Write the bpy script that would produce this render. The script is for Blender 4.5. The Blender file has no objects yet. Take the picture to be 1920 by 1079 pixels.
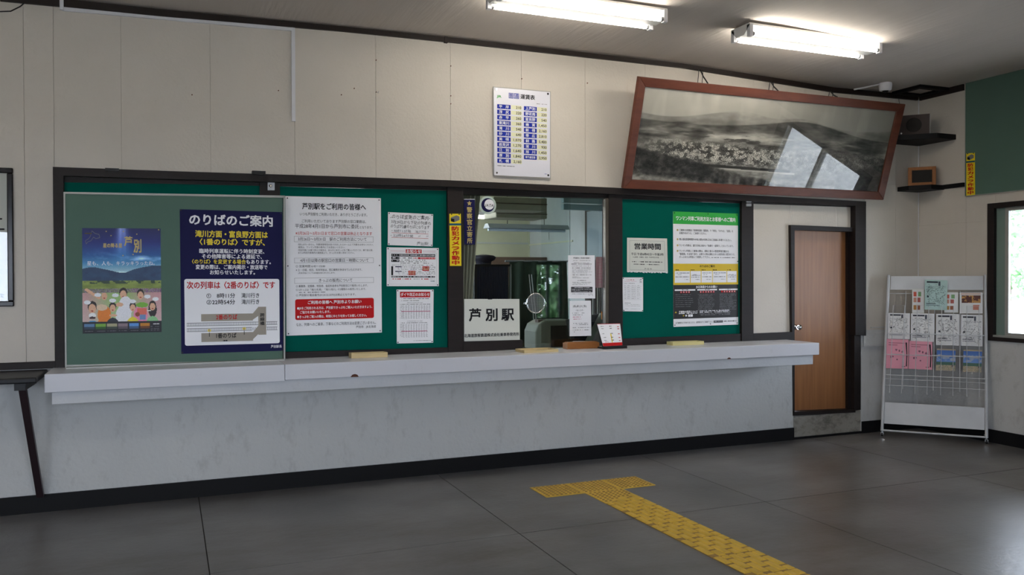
import bpy, bmesh, math, random
import numpy as np
from mathutils import Vector
random.seed(7); RNG = np.random.default_rng(7)
S = bpy.context.scene
COL = S.collection

# ------------------------------------------------------------------ camera
F_PX, YAW, PITCH, ROLL = 1562.7, 0.392141, -0.0104845, -0.0028047
HC, D = 1.54, 6.30                      # eye height, distance to the ticket-counter wall
XR = 7.109                              # right-hand wall
def cam_axes():
    cy, sy = math.cos(YAW), math.sin(YAW); cp, sp = math.cos(PITCH), math.sin(PITCH)
    f = np.array([sy*cp, cy*cp, sp]); r0 = np.array([cy, -sy, 0.0]); u0 = np.cross(r0, f)
    cr, sr = math.cos(ROLL), math.sin(ROLL)
    return cr*r0+sr*u0, -sr*r0+cr*u0, f
RR, UU, FF = cam_axes()
cd = bpy.data.cameras.new('camera'); cam = bpy.data.objects.new('camera', cd); COL.objects.link(cam)
cd.sensor_width = 36; cd.lens = F_PX/1920*36; cd.clip_start = 0.05; cd.clip_end = 300
from mathutils import Matrix
cam.matrix_world = Matrix(((RR[0], UU[0], -FF[0], 0), (RR[1], UU[1], -FF[1], 0), (RR[2], UU[2], -FF[2], HC), (0, 0, 0, 1)))
S.camera = cam

# ------------------------------------------------------------------ world, lights, exposure
w = bpy.data.worlds.new('sky'); S.world = w; w.use_nodes = True
bg = w.node_tree.nodes['Background']; bg.inputs[0].default_value = (0.78, 0.83, 1.0, 1); bg.inputs[1].default_value = 13.0
S.view_settings.view_transform = 'Standard'; S.view_settings.look = 'None'
S.view_settings.gamma = 1; S.view_settings.use_curve_mapping = False
S.view_settings.exposure = 0.38
LAMP = 29.0                              # tube emission
def portal(loc, rot, sx, sy):
    l = bpy.data.lights.new('window_portal', 'AREA'); l.shape = 'RECTANGLE'; l.size = sx; l.size_y = sy
    l.cycles.is_portal = True
    o = bpy.data.objects.new('window_portal', l); o.location = loc; o.rotation_euler = rot; COL.objects.link(o)
H90 = math.pi/2
YB, XL = -1.7, -3.6                     # rear and left walls
BACKWIN = [(-3.3, -1.9, 0.95, 2.3), (-1.4, 0.2, 0.95, 2.3), (0.6, 1.9, 0.95, 2.3), (6.42, 7.0, 0.75, 1.85)]  # first three are unseen rear windows, added for fill daylight
RIGHTWIN = [(3.86, 5.44, 1.0, 2.18), (0.95, 1.82, 1.93, 2.29)]   # y0,y1,z0,z1
for x0, x1, z0, z1 in BACKWIN: portal(((x0+x1)/2, YB-0.02, (z0+z1)/2), (H90, 0, 0), x1-x0, z1-z0)
for y0, y1, z0, z1 in RIGHTWIN: portal((XR+0.13, (y0+y1)/2, (z0+z1)/2), (H90, 0, H90), y1-y0, z1-z0)
portal((1.38, 8.6, 1.75), (H90, 0, -H90), 1.6, 1.3)  # opening of the added office window

# ------------------------------------------------------------------ measuring: points of known planes
def ray(px, py):
    return (px-960)/F_PX*RR - (py-539.5)/F_PX*UU + FF
CC = np.array([0, 0, HC])
def at_y(px, py, y=D): d = ray(px, py); return CC + d*(y/d[1])
def at_z(px, py, z=0.0): d = ray(px, py); return CC + d*((z-HC)/d[2])
def at_x(px, py, x=XR): d = ray(px, py); return CC + d*(x/d[0])

# ------------------------------------------------------------------ mesh helpers
class MB:
    def __init__(s): s.v = []; s.f = []; s.m = []; s.sm = []
    def add(s, vs, fs, mi=0, smooth=False):
        b = len(s.v); s.v += [tuple(map(float, v)) for v in vs]
        for f in fs: s.f.append([b+i for i in f]); s.m.append(mi); s.sm.append(smooth)
        return s
    def box(s, x0, x1, y0, y1, z0, z1, mi=0):
        v = [(x, y, z) for x in (x0, x1) for y in (y0, y1) for z in (z0, z1)]
        return s.hexa(v, mi)
    def hexa(s, v, mi=0):   # order x,y,z binary
        return s.add(v, [(0, 1, 3, 2), (4, 6, 7, 5), (0, 4, 5, 1), (2, 3, 7, 6), (0, 2, 6, 4), (1, 5, 7, 3)], mi)
    def obox(s, c, ax, ay, az, mi=0):   # oriented box: centre and half vectors
        c, ax, ay, az = map(np.array, (c, ax, ay, az))
        return s.hexa([c+i*ax+j*ay+k*az for i in (-1, 1) for j in (-1, 1) for k in (-1, 1)], mi)
    def prism(s, front, back, mi=0):    # two matching loops
        n = len(front)
        return s.add(list(front)+list(back), [tuple(range(n)), tuple(range(2*n-1, n-1, -1))]+[(i, i+n, (i+1) % n+n, (i+1) % n) for i in range(n)], mi)
    def tube(s, pts, r, n=8, mi=0, caps=True):
        pts = [np.array(p, float) for p in pts]; rs = r if isinstance(r, (list, tuple)) else [r]*len(pts)
        vs = []; prev = None
        for i, p in enumerate(pts):
            t = pts[min(i+1, len(pts)-1)]-pts[max(i-1, 0)]; t /= np.linalg.norm(t)
            if prev is None: a = np.cross(t, (0, 0, 1) if abs(t[2]) < .9 else (1, 0, 0))
            else: a = prev-t*(prev@t)
            a /= np.linalg.norm(a); prev = a; b = np.cross(t, a)
            vs += [p+rs[i]*(math.cos(2*math.pi*k/n)*a+math.sin(2*math.pi*k/n)*b) for k in range(n)]
        fs = [(i*n+k, i*n+(k+1) % n, (i+1)*n+(k+1) % n, (i+1)*n+k) for i in range(len(pts)-1) for k in range(n)]
        s.add(vs, fs, mi, True)
        if caps: s.add(vs[:n], [tuple(range(n-1, -1, -1))], mi); s.add(vs[-n:], [tuple(range(n))], mi)
        return s
    def lathe(s, c, axis, prof, n=20, mi=0, smooth=True):  # prof: (distance along axis, radius)
        c = np.array(c, float); t = np.array(axis, float); t /= np.linalg.norm(t)
        a = np.cross(t, (0, 0, 1) if abs(t[2]) < .9 else (1, 0, 0)); a /= np.linalg.norm(a); b = np.cross(t, a)
        vs = [c+h*t+r*(math.cos(2*math.pi*k/n)*a+math.sin(2*math.pi*k/n)*b) for h, r in prof for k in range(n)]
        fs = [(i*n+k, i*n+(k+1) % n, (i+1)*n+(k+1) % n, (i+1)*n+k) for i in range(len(prof)-1) for k in range(n)]
        s.add(vs, fs, mi, smooth)
        s.add(vs[:n], [tuple(range(n-1, -1, -1))], mi); s.add(vs[-n:], [tuple(range(n))], mi)
        return s
def setp(o, label=None, cat=None, group=None, kind=None):
    for k, v in (('label', label), ('category', cat), ('group', group), ('kind', kind)):
        if v: o[k] = v
    return o
ORG = {}
def obj(name, mb, mats, parent=None, bevel=0, **kw):
    me = bpy.data.meshes.new(name)
    V = np.array(mb.v)
    if parent is not None and parent.name in ORG: org = ORG[parent.name]
    else:
        lo, hi = V.min(0), V.max(0); org = (lo+hi)/2; org[2] = lo[2]
    me.from_pydata([tuple(v) for v in V-org], [], mb.f)
    mats = mats if isinstance(mats, (list, tuple)) else [mats]
    for m in mats: me.materials.append(m)
    me.polygons.foreach_set('material_index', mb.m); me.polygons.foreach_set('use_smooth', mb.sm)
    bm = bmesh.new(); bm.from_mesh(me); bmesh.ops.recalc_face_normals(bm, faces=bm.faces); bm.to_mesh(me); bm.free()
    me.update()
    o = bpy.data.objects.new(name, me); COL.objects.link(o)
    if parent is not None: o.parent = parent
    else: o.location = org
    ORG[o.name] = org
    if bevel:
        b = o.modifiers.new('bevel', 'BEVEL'); b.width = bevel; b.segments = 2; b.limit_method = 'ANGLE'
    return setp(o, **kw)
def empty(name, loc, **kw):
    o = bpy.data.objects.new(name, None); COL.objects.link(o); o.location = tuple(map(float, loc)); ORG[o.name] = np.array(loc, float)
    o.empty_display_size = .1
    return setp(o, **kw)
def lift(mb, z):
    mb.v = [(x, y, max(zz, z)) for x, y, zz in mb.v]; return mb
def qy(quad, yf, yb, mb=None, mi=0):    # quad on a plane parallel to the main wall, given thickness
    mb = mb or MB(); fr = [at_y(px, py, yf) for px, py in quad]; bk = [np.array((p[0], yb, p[2])) for p in fr]
    return mb.prism(fr, bk, mi)
def strip_y(top, bot, yf, yb, mb=None, mi=0):
    mb = mb or MB()
    for i in range(len(top)-1): qy([top[i], top[i+1], bot[i+1], bot[i]], yf, yb, mb, mi)
    return mb

# ------------------------------------------------------------------ materials
def lin(c): 
    c = np.array(c, float)/255.0
    return np.where(c <= .04045, c/12.92, ((c+.055)/1.055)**2.4)
MATS = {}
def mat(name, rgb, rough=.5, metal=0, spec=.3, vary=.06, scale=6, bump=0, bscale=80, stretch=None, emit=None, estr=0, dirt=None):
    if name in MATS: return MATS[name]
    m = bpy.data.materials.new(name); m.use_nodes = True; nt = m.node_tree; N = nt.nodes; L = nt.links
    p = N['Principled BSDF']; c = tuple(lin(rgb))
    tc = N.new('ShaderNodeTexCoord'); mp = N.new('ShaderNodeMapping'); L.new(tc.outputs['Object'], mp.inputs[0])
    if stretch: mp.inputs['Scale'].default_value = stretch
    nz = N.new('ShaderNodeTexNoise'); nz.inputs['Scale'].default_value = scale; nz.inputs['Detail'].default_value = 5
    L.new(mp.outputs[0], nz.inputs['Vector'])
    mx = N.new('ShaderNodeMix'); mx.data_type = 'RGBA'
    mx.inputs['A'].default_value = tuple(max(0, x*(1-vary*2)) for x in c)+(1,)
    mx.inputs['B'].default_value = tuple(min(1, x*(1+vary*2)) for x in c)+(1,)
    L.new(nz.outputs[0], mx.inputs['Factor']); out = mx.outputs['Result']
    if dirt:        # (rgb, scale, threshold, amount, stretch)
        n2 = N.new('ShaderNodeTexNoise'); n2.inputs['Scale'].default_value = dirt[1]; n2.inputs['Detail'].default_value = 8; n2.inputs['Roughness'].default_value = .7
        m2 = N.new('ShaderNodeMapping'); L.new(tc.outputs['Object'], m2.inputs[0]); m2.inputs['Scale'].default_value = dirt[4]; L.new(m2.outputs[0], n2.inputs['Vector'])
        rp = N.new('ShaderNodeMapRange'); rp.inputs[1].default_value = dirt[2]; rp.inputs[2].default_value = dirt[2]+.25; rp.inputs[4].default_value = dirt[3]
        L.new(n2.outputs[0], rp.inputs[0]); m3 = N.new('ShaderNodeMix'); m3.data_type = 'RGBA'
        L.new(rp.outputs[0], m3.inputs['Factor']); L.new(out, m3.inputs['A']); m3.inputs['B'].default_value = tuple(lin(dirt[0]))+(1,); out = m3.outputs['Result']
    L.new(out, p.inputs['Base Color'])
    p.inputs['Roughness'].default_value = rough; p.inputs['Metallic'].default_value = metal; p.inputs['Specular IOR Level'].default_value = spec
    if bump:
        nb = N.new('ShaderNodeTexNoise'); nb.inputs['Scale'].default_value = bscale; nb.inputs['Detail'].default_value = 3
        L.new(mp.outputs[0], nb.inputs['Vector']); b = N.new('ShaderNodeBump'); b.inputs['Strength'].default_value = bump; b.inputs['Distance'].default_value = .01
        L.new(nb.outputs[0], b.inputs['Height']); L.new(b.outputs[0], p.inputs['Normal'])
    if emit: p.inputs['Emission Color'].default_value = tuple(emit)+(1,); p.inputs['Emission Strength'].default_value = estr
    MATS[name] = m; return m
def glass(name, tint=(1, 1, 1), ior=1.5):
    m = bpy.data.materials.new(name); m.use_nodes = True; nt = m.node_tree; N = nt.nodes; L = nt.links
    N.remove(N['Principled BSDF']); out = N['Material Output']
    t = N.new('ShaderNodeBsdfTransparent'); t.inputs[0].default_value = tuple(tint)+(1,)
    g = N.new('ShaderNodeBsdfGlossy'); g.inputs['Roughness'].default_value = .01
    fr = N.new('ShaderNodeFresnel'); ge = N.new('ShaderNodeNewGeometry'); mr = N.new('ShaderNodeMapRange')
    L.new(ge.outputs['Backfacing'], mr.inputs[0]); mr.inputs[3].default_value = ior; mr.inputs[4].default_value = 1/ior; L.new(mr.outputs[0], fr.inputs[0]); mx = N.new('ShaderNodeMixShader')
    L.new(fr.outputs[0], mx.inputs[0]); L.new(t.outputs[0], mx.inputs[1]); L.new(g.outputs[0], mx.inputs[2]); L.new(mx.outputs[0], out.inputs[0])
    return m
def printed(name, rough=.35):            # colour comes from the print on the sheet (colour attribute)
    m = bpy.data.materials.new(name); m.use_nodes = True; N = m.node_tree.nodes; p = N['Principled BSDF']
    a = N.new('ShaderNodeAttribute'); a.attribute_name = 'ink'; m.node_tree.links.new(a.outputs['Color'], p.inputs['Base Color'])
    p.inputs['Roughness'].default_value = rough; p.inputs['Specular IOR Level'].default_value = .2; return m
M_WALL = mat('cream_panel', (207, 200, 190), .75, vary=.03, scale=2.5, bump=.25, bscale=55, dirt=((150, 128, 92), 9, .66, .5, (1, 1, .5)))
M_PLASTER = mat('grey_white_plaster', (200, 201, 200), .8, vary=.04, scale=1.6, bump=.5, bscale=35, dirt=((134, 132, 128), 7, .54, .42, (1.6, 1, .8)))
M_WALLBASE = mat('wall_core', (160, 154, 140), .9)
M_CEIL = mat('ceiling_board', (196, 188, 180), .85, vary=.05, scale=1.2, bump=.35, bscale=9, stretch=(3, .25, 1))
M_FLOOR = mat('worn_concrete', (106, 104, 103), .34, vary=.4, scale=1.3, bump=.12, bscale=30, spec=.5, dirt=((78, 70, 62), 1.5, .46, .75, (.55, 1.6, 1)))
M_JOINT = mat('floor_joint', (58, 55, 52), .9)
M_BLACK = mat('black_baseboard', (20, 20, 22), .6, spec=.2)
M_DWOOD = mat('dark_brown_wood', (31, 24, 23), .55, spec=.3, vary=.2, scale=5, stretch=(1, 1, 8), bump=.1)
M_TRIM = mat('dark_trim', (34, 25, 23), .55, spec=.3, vary=.2, scale=4)
M_FELT = mat('green_felt', (0, 88, 76), .95, spec=.08, vary=.06, scale=3, bump=.2, bscale=400)
M_BOARD = mat('grey_green_board', (92, 118, 106), .85, spec=.1, vary=.04, scale=3, bump=.1, bscale=300)
M_ALU = mat('aluminium', (165, 165, 160), .5, metal=.3)
M_LAM = mat('white_laminate', (210, 211, 218), .28, vary=.02, scale=2, dirt=((150, 145, 140), 6, .6, .3, (1, 1, 1)))
M_APRON = mat('white_paint', (200, 202, 206), .6, vary=.04, scale=4, bump=.2, bscale=40, dirt=((140, 138, 135), 9, .6, .4, (1, 1, 1)))
M_MAHO = mat('red_brown_frame', (98, 54, 40), .4, vary=.25, scale=3, stretch=(1, 6, 6), dirt=((72, 34, 26), 4, .5, .6, (1, 5, 5)))
M_PAPER = mat('white_paper', (240, 240, 244), .6, vary=.01)
M_PAPERC = mat('cream_paper', (212, 214, 206), .6, vary=.01)
M_INK = mat('black_ink', (28, 28, 32), .6, spec=.15)
M_GINK = mat('grey_ink', (120, 120, 124), .6)
M_RED = mat('red_ink', (192, 26, 30), .6, spec=.15)
M_NAVY = mat('navy_ink', (24, 24, 72), .6, spec=.15)
M_BLUE = mat('blue_ink', (34, 52, 160), .6, spec=.15)
M_YEL = mat('yellow_ink', (238, 214, 40), .45)
M_YELP = mat('yellow_band', (214, 184, 40), .45)
M_PYEL = mat('pale_yellow_ink', (228, 228, 196), .5)
M_WHT = mat('white_ink', (242, 242, 246), .5, vary=.01)
M_TAUPE = mat('taupe_ink', (158, 150, 138), .5)
M_LGRN = mat('light_green_ink', (52, 170, 70), .4)
M_TEAL = mat('teal_ink', (30, 90, 110), .5)
M_PINKI = mat('pink_ink', (190, 80, 120), .5)
M_GOLD = mat('gold_ink', (196, 176, 110), .45)
M_CHROME = mat('chrome', (220, 222, 226), .12, metal=1)
M_STEEL = mat('dull_steel', (165, 165, 168), .4, metal=.6)
M_WPLAS = mat('white_plastic', (218, 218, 222), .4)
M_DOOR = mat('wood_veneer_door', (146, 98, 60), .38, vary=.18, scale=7, stretch=(5, 1, .25), bump=.05)
M_GLASS = glass('clear_glass', (.93, .96, .95))
M_GLASSP = glass('picture_glass', (.97, .97, .97), 1.5)
M_TUBE = mat('fluorescent_tube', (255, 255, 255), .5, emit=(1.0, .93, .82), estr=LAMP)
M_TUBEOFF = mat('unlit_tube', (215, 225, 235), .3)
M_TACT = mat('yellow_tactile', (206, 170, 66), .55, vary=.14, scale=14, dirt=((120, 90, 50), 16, .58, .5, (1, 1, 1)))
M_TACTB = mat('yellow_tactile_base', (150, 120, 62), .65, vary=.15, scale=10, dirt=((90, 74, 50), 12, .5, .6, (1, 1, 1)))
M_RACK = mat('white_enamel', (205, 207, 210), .35)
M_BPLAS = mat('black_plastic', (24, 24, 26), .45)
M_PINK = mat('pink_paper', (222, 150, 168), .6)
M_LWOOD = mat('pale_wood', (205, 184, 138), .5, vary=.12, scale=10, stretch=(1, 6, 6))
M_OWOOD = mat('orange_wood', (150, 96, 50), .5, vary=.12, scale=8, stretch=(1, 6, 6))
M_GRILLE = mat('dark_grille', (46, 44, 42), .8, bump=.4, bscale=300)
M_SPK = mat('brown_grey_speaker', (74, 64, 62), .7)
M_BEIGE = mat('grey_beige_plastic', (128, 130, 118), .5)
M_CURT = mat('beige_curtain', (150, 146, 130), .9)
M_GCURT = mat('green_curtain', (50, 66, 54), .9)
M_OFW = mat('office_wall', (184, 186, 164), .8)
M_OFW2 = mat('office_wall_grey', (172, 178, 180), .8)
M_NAVYCL = mat('navy_cloth', (28, 36, 54), .85)
M_BROWN = mat('brown_panel', (82, 66, 56), .6)
M_ORANGE = mat('orange_plastic', (224, 130, 30), .4)
M_PICT = printed('printed_sheet'); M_PHOTO = printed('photograph_print', .45)

# ------------------------------------------------------------------ lettering
_tc = bpy.data.curves.new('glyphs', 'FONT'); _tc.resolution_u = 2
_to = bpy.data.objects.new('glyphs', _tc); COL.objects.link(_to)
_cache = {}
def glyphs(s, bold=0.0, vertical=False):
    k = (s, bold, vertical)
    if k in _cache: return _cache[k]
    _tc.body = '\n'.join(s) if vertical else s; _tc.offset = bold; _tc.space_line = 1.0 if not vertical else .86
    _tc.align_x = 'CENTER' if vertical else 'LEFT'
    dg = bpy.context.evaluated_depsgraph_get(); me = bpy.data.meshes.new_from_object(_to.evaluated_get(dg))
    v = np.zeros(len(me.vertices)*3); me.vertices.foreach_get('co', v); v = v.reshape(-1, 3)
    f = [tuple(p.vertices) for p in me.polygons]; bpy.data.meshes.remove(me)
    _cache[k] = (v, f); return v, f
REF = glyphs('国')[0]; REFC = (REF[:, 1].min()+REF[:, 1].max())/2; REFH = REF[:, 1].max()-REF[:, 1].min()

class Sheet:
    """A flat printed thing: corners TL,TR,BR,BL as world points, outward normal n."""
    def __init__(s, name, corners, n, base, th=.0015, parent=None, top=True, **kw):
        s.c = [np.array(p, float) for p in corners]; s.n = np.array(n, float); s.n /= np.linalg.norm(s.n)
        mb = MB().prism([p+s.n*th for p in s.c], s.c); s.th = th
        s.o = obj(name, mb, base, parent, **kw)
        s.w = np.linalg.norm(s.c[1]-s.c[0]); s.h = np.linalg.norm(s.c[3]-s.c[0]); s.L = {}; s.G = {}
    def P(s, u, v, lay=1):
        return (s.c[0]*(1-u)*(1-v)+s.c[1]*u*(1-v)+s.c[2]*u*v+s.c[3]*(1-u)*v)+s.n*(s.th+.0005*lay)
    def slot(s, d, m):
        if m.name not in d['i']: d['i'][m.name] = len(d['ml']); d['ml'].append(m)
        return d['i'][m.name]
    def _d(s, kind):
        if kind not in s.G: s.G[kind] = {'mb': MB(), 'i': {}, 'ml': []}
        return s.G[kind]
    def poly(s, pts, m, lay=1, kind='printed_shape'):
        d = s._d(kind); d['mb'].add([s.P(u, v, lay) for u, v in pts], [tuple(range(len(pts)))], s.slot(d, m))
    def rect(s, u0, v0, u1, v1, m, lay=1): s.poly([(u0, v0), (u1, v0), (u1, v1), (u0, v1)], m, lay)
    def outline(s, u0, v0, u1, v1, m, t=.003, lay=1):
        ty = t*s.w/s.h
        s.rect(u0, v0, u1, v0+ty, m, lay); s.rect(u0, v1-ty, u1, v1, m, lay); s.rect(u0, v0, u0+t, v1, m, lay); s.rect(u1-t, v0, u1, v1, m, lay)
    def rrect(s, u0, v0, u1, v1, r, m, lay=1):
        ry = r*s.w/s.h; p = []
        for cx, cy, a0 in ((u1-r, v0+ry, -90), (u1-r, v1-ry, 0), (u0+r, v1-ry, 90), (u0+r, v0+ry, 180)):
            p += [(cx+r*math.cos(math.radians(a0+a)), cy+ry*math.sin(math.radians(a0+a))) for a in (0, 30, 60, 90)]
        s.poly(p, m, lay)
    def disc(s, u, v, r, m, lay=1, n=16, ry=None):
        ry = ry or r*s.w/s.h
        s.poly([(u+r*math.cos(2*math.pi*k/n), v+ry*math.sin(2*math.pi*k/n)) for k in range(n)], m, lay)
    def text(s, t, u0, u1, v, h, m, bold=0.012, lay=3, hand=0):
        V, Fc = glyphs(t)
        if not len(V): return
        a, b = V[:, 0].min(), V[:, 0].max(); U = u0+(V[:, 0]-a)/(b-a)*(u1-u0); W = v-(V[:, 1]-REFC)/REFH*h
        if hand: W = W+hand*np.sin(U*40+v*90)*h
        d = s._d('lettering'); du = bold*(u1-u0)/(b-a)*.95; dv = bold*h/REFH*.8; mi = s.slot(d, m)
        sh4 = [(0, 0)] if bold < .005 else ([(-du*.5, 0), (du*.5, 0)] if bold < .012 else [(-du, -dv), (du, -dv), (-du, dv), (du, dv), (0, 0)])
        for k, (ox, oy) in enumerate(sh4): d['mb'].add([s.P(x+ox, y+oy, lay+k*.04) for x, y in zip(U, W)], Fc, mi)
    def vtext(s, t, u, du, v0, v1, m, bold=.02, lay=3):
        n = len(t); hh = (v1-v0)/n
        for i, ch in enumerate(t): s.text(ch, u-du/2, u+du/2, v0+hh*(i+.5), hh*.82, m, bold, lay)
    def blur(s, u0, u1, v, h, m, lay=2, dens=.8):   # print too small to read: rows of tiny marks
        u = u0; d = s._d('small_print')
        while u < u1:
            wd = h*s.h/s.w*random.uniform(.35, .9); e = min(u+wd, u1)
            if random.random() < dens:
                a = h*random.uniform(.25, .5); p = [(u, v-a), (e, v-a), (e, v+a*.8), (u, v+a*.8)]
                d['mb'].add([s.P(x, y, lay) for x, y in p], [(0, 1, 2, 3)], s.slot(d, m))
            u = e+wd*.28
    def pin(s, u, v, m=None, r=.005):
        obj('pushpin', MB().lathe(s.P(u, v, 0), s.n, [(0, r*.8), (.002, r), (.005, r*.8)], 8), m or M_BPLAS, s.o)
    def pins(s, m=None, e=.02, mid=False):
        ev = e*s.w/s.h
        for u, v in [(e, ev), (1-e, ev), (e, 1-ev), (1-e, 1-ev)]+([(e, .5), (1-e, .5)] if mid else []): s.pin(u, v, m)
    def picture(s, img, lay=1, name='printed_image', m=None, box=(0, 0, 1, 1)):
        h, wd, _ = img.shape; vs = []; fs = []
        cols = []
        for j in range(h+1):
            for i in range(wd+1): vs.append(s.P(box[0]+(box[2]-box[0])*i/wd, box[1]+(box[3]-box[1])*j/h, lay))
        org = ORG[s.o.name]; vs = np.array(vs)-org
        me = bpy.data.meshes.new(name); I = np.arange(h*(wd+1)).reshape(h, wd+1)[:, :wd].ravel()
        quads = np.stack([I, I+1, I+wd+2, I+wd+1], 1)
        me.vertices.add(len(vs)); me.vertices.foreach_set('co', vs.ravel())
        me.loops.add(len(quads)*4); me.loops.foreach_set('vertex_index', quads.ravel().astype(np.int32))
        me.polygons.add(len(quads)); me.polygons.foreach_set('loop_start', np.arange(0, len(quads)*4, 4, dtype=np.int32))
        me.update(calc_edges=True)
        ca = me.color_attributes.new('ink', 'FLOAT_COLOR', 'CORNER')
        c = lin(np.clip(img, 0, 255)).reshape(-1, 3); c4 = np.ones((len(c), 4)); c4[:, :3] = c
        ca.data.foreach_set('color', np.repeat(c4, 4, 0).ravel())
        me.materials.append(m or M_PICT); o = bpy.data.objects.new(name, me); COL.objects.link(o); o.parent = s.o; ORG[o.name] = org
        # keep the face normal outward
        if np.dot(np.array(me.polygons[0].normal), s.n) < 0: me.flip_normals()
        return o
    def done(s):
        for k, d in s.G.items():
            o = obj(k, d['mb'], d['ml'], s.o)
            if k == 'small_print': o['kind'] = 'stuff'
        return s.o
def wsheet(name, quad, y, base, **kw):
    return Sheet(name, [at_y(px, py, y) for px, py in quad], (0, -1, 0), base, **kw)

# ================================================================== STRUCTURE
# floor: poured slabs with recessed joints
floor = obj('floor', MB().box(XL-.2, XR+.2, YB-.2, D+.2, -.15, -.006), M_JOINT, kind='structure')
fx = [XL, -1.62, .195, 1.955, 3.79, 5.70, XR]; fy = [YB, -.85, .95, 2.8, 4.62, D]
for i in range(len(fx)-1):
    for j in range(len(fy)-1):
        g = .0032
        obj('slab', MB().box(fx[i]+g, fx[i+1]-g, fy[j]+g, fy[j+1]-g, -.03, 0), M_FLOOR, floor)
# ceiling (bowed to fit lens distortion) and its dark cornice follow the measured line
topl = [(0, -14), (117, -3), (300, 17), (640, 49), (837, 69), (1280, 119), (1447, 145), (1565, 164), (1722, 179)]
botl = [(0, 1), (117, 12), (300, 30), (640, 58), (837, 78), (1280, 127), (1447, 154), (1565, 173), (1722, 188)]
TP = [at_y(*p) for p in topl]
cx = [XL-.2]+[p[0] for p in TP[:-1]]+[XR, XR+.2]; cz = [TP[0][2]]+[p[2] for p in TP[:-1]]+[TP[-1][2]]*2
mb = MB()
for i in range(len(cx)-1):
    mb.hexa([(cx[i], YB-.2, cz[i]), (cx[i], YB-.2, cz[i]+.12), (cx[i], D+.2, cz[i]), (cx[i], D+.2, cz[i]+.12),
             (cx[i+1], YB-.2, cz[i+1]), (cx[i+1], YB-.2, cz[i+1]+.12), (cx[i+1], D+.2, cz[i+1]), (cx[i+1], D+.2, cz[i+1]+.12)])
obj('ceiling', mb, M_CEIL, kind='structure')
ZC = 3.44
cor = obj('trim_1', strip_y(topl, botl, D-.025, D+.02), M_TRIM, kind='structure')
obj('cornice_joint', qy([(834, 68), (840, 69), (840, 80), (834, 79)], D-.03, D), M_TRIM, cor)
zr = TP[-1][2]
obj('trim_2', MB().box(XR-.02, XR+.02, 5.77, D-.025, zr-.06, zr+.01), M_TRIM, kind='structure')

# main wall
wall = obj('wall_back', MB().box(XL, XR, D+.012, D+.15, 2.27, 3.6).box(XL, -.69, D+.012, D+.15, 0, 2.27)
           .box(-.69, 5.50, D+.012, D+.15, 0, .95).box(6.345, XR, D+.012, D+.15, 0, 1.02).box(6.39, XR, D+.012, D+.15, 1.02, 2.27), M_WALLBASE, kind='structure')
seams = [XL, -3.2, -2.62, -2.03, -1.45, -.863, -.283, .291, .876, 1.482, 2.082, 2.694, 3.28, 3.87, 4.46, 5.04, 5.63, 6.22, 6.801, XR]
for a, b in zip(seams[:-1], seams[1:]):
    g = .0010
    if b <= -.86: parts = [(a, b, .99, 3.47)]
    elif a < -.7: parts = [(a, -.69, .99, 3.47), (-.69, b, 2.29, 3.47)]
    elif a > 6.2: parts = [(max(a, 6.39), b, 1.02, 2.475), (a, b, 2.4765, 3.47)]+([(a, 6.388, 2.29, 2.475)] if a < 6.39 else [])
    else: parts = [(a, b, 2.27, 3.47)]
    for x0, x1, z0, z1 in parts: obj('wall_panel', MB().box(x0+g, x1-g, D, D+.014, z0, z1), M_WALL, wall)
obj('plaster', MB().box(XL, 5.50, D, D+.014, 0, .95), M_PLASTER, wall)
obj('plaster', MB().box(6.345, XR, D, D+.014, 0, 1.02), M_PLASTER, wall)
obj('dado_ledge', MB().box(6.36, XR, D-.022, D, .86, .99).box(6.47, XR, D-.008, D, 1.04, 1.05), M_PLASTER, wall)
stp = obj('door_step', MB().box(5.50, 6.345, D+.005, D+.4, 0, .215), mat('stained_plaster', (150, 146, 138), .85, vary=.12, scale=4, bump=.5, bscale=30, dirt=((60, 56, 52), 7, .48, .8, (1, 1, 1.5))), wall)
obj('step_foot_strip', MB().box(5.50, 6.345, D-.01, D+.006, 0, .02), M_BLACK, wall)  # thin black strip along the foot of the step
for a, b in ((XL, 5.497), (6.35, XR)): obj('baseboard_back', MB().box(a, b, D-.018, D+.002, 0, .115), M_BLACK, kind='structure')
obj('trim_3', MB().box(XL, -.69, D-.03, D+.01, .955, 1.0), M_TRIM, kind='structure', bevel=.003)
# nail holes and rust spots as tiny pins left in the wall
for px, py in [(705, 113), (705, 173), (845, 124), (845, 180), (845, 195), (664, 166), (978, 148), (1101, 156), (360, 178), (522, 170), (640, 178)]:
    p = at_y(px, py); obj('nail', MB().lathe(p, (0, -1, 0), [(0, .004), (.008, .004), (.01, .002)], 8), mat('rusty_nail', (110, 60, 40), .7), wall)
p = at_y(705, 173, D); obj('hook', MB().tube([p, p+(0, -.02, 0), p+(.01, -.03, -.012), p+(.014, -.03, .004)], .002, 6), M_STEEL, wall)

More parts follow.
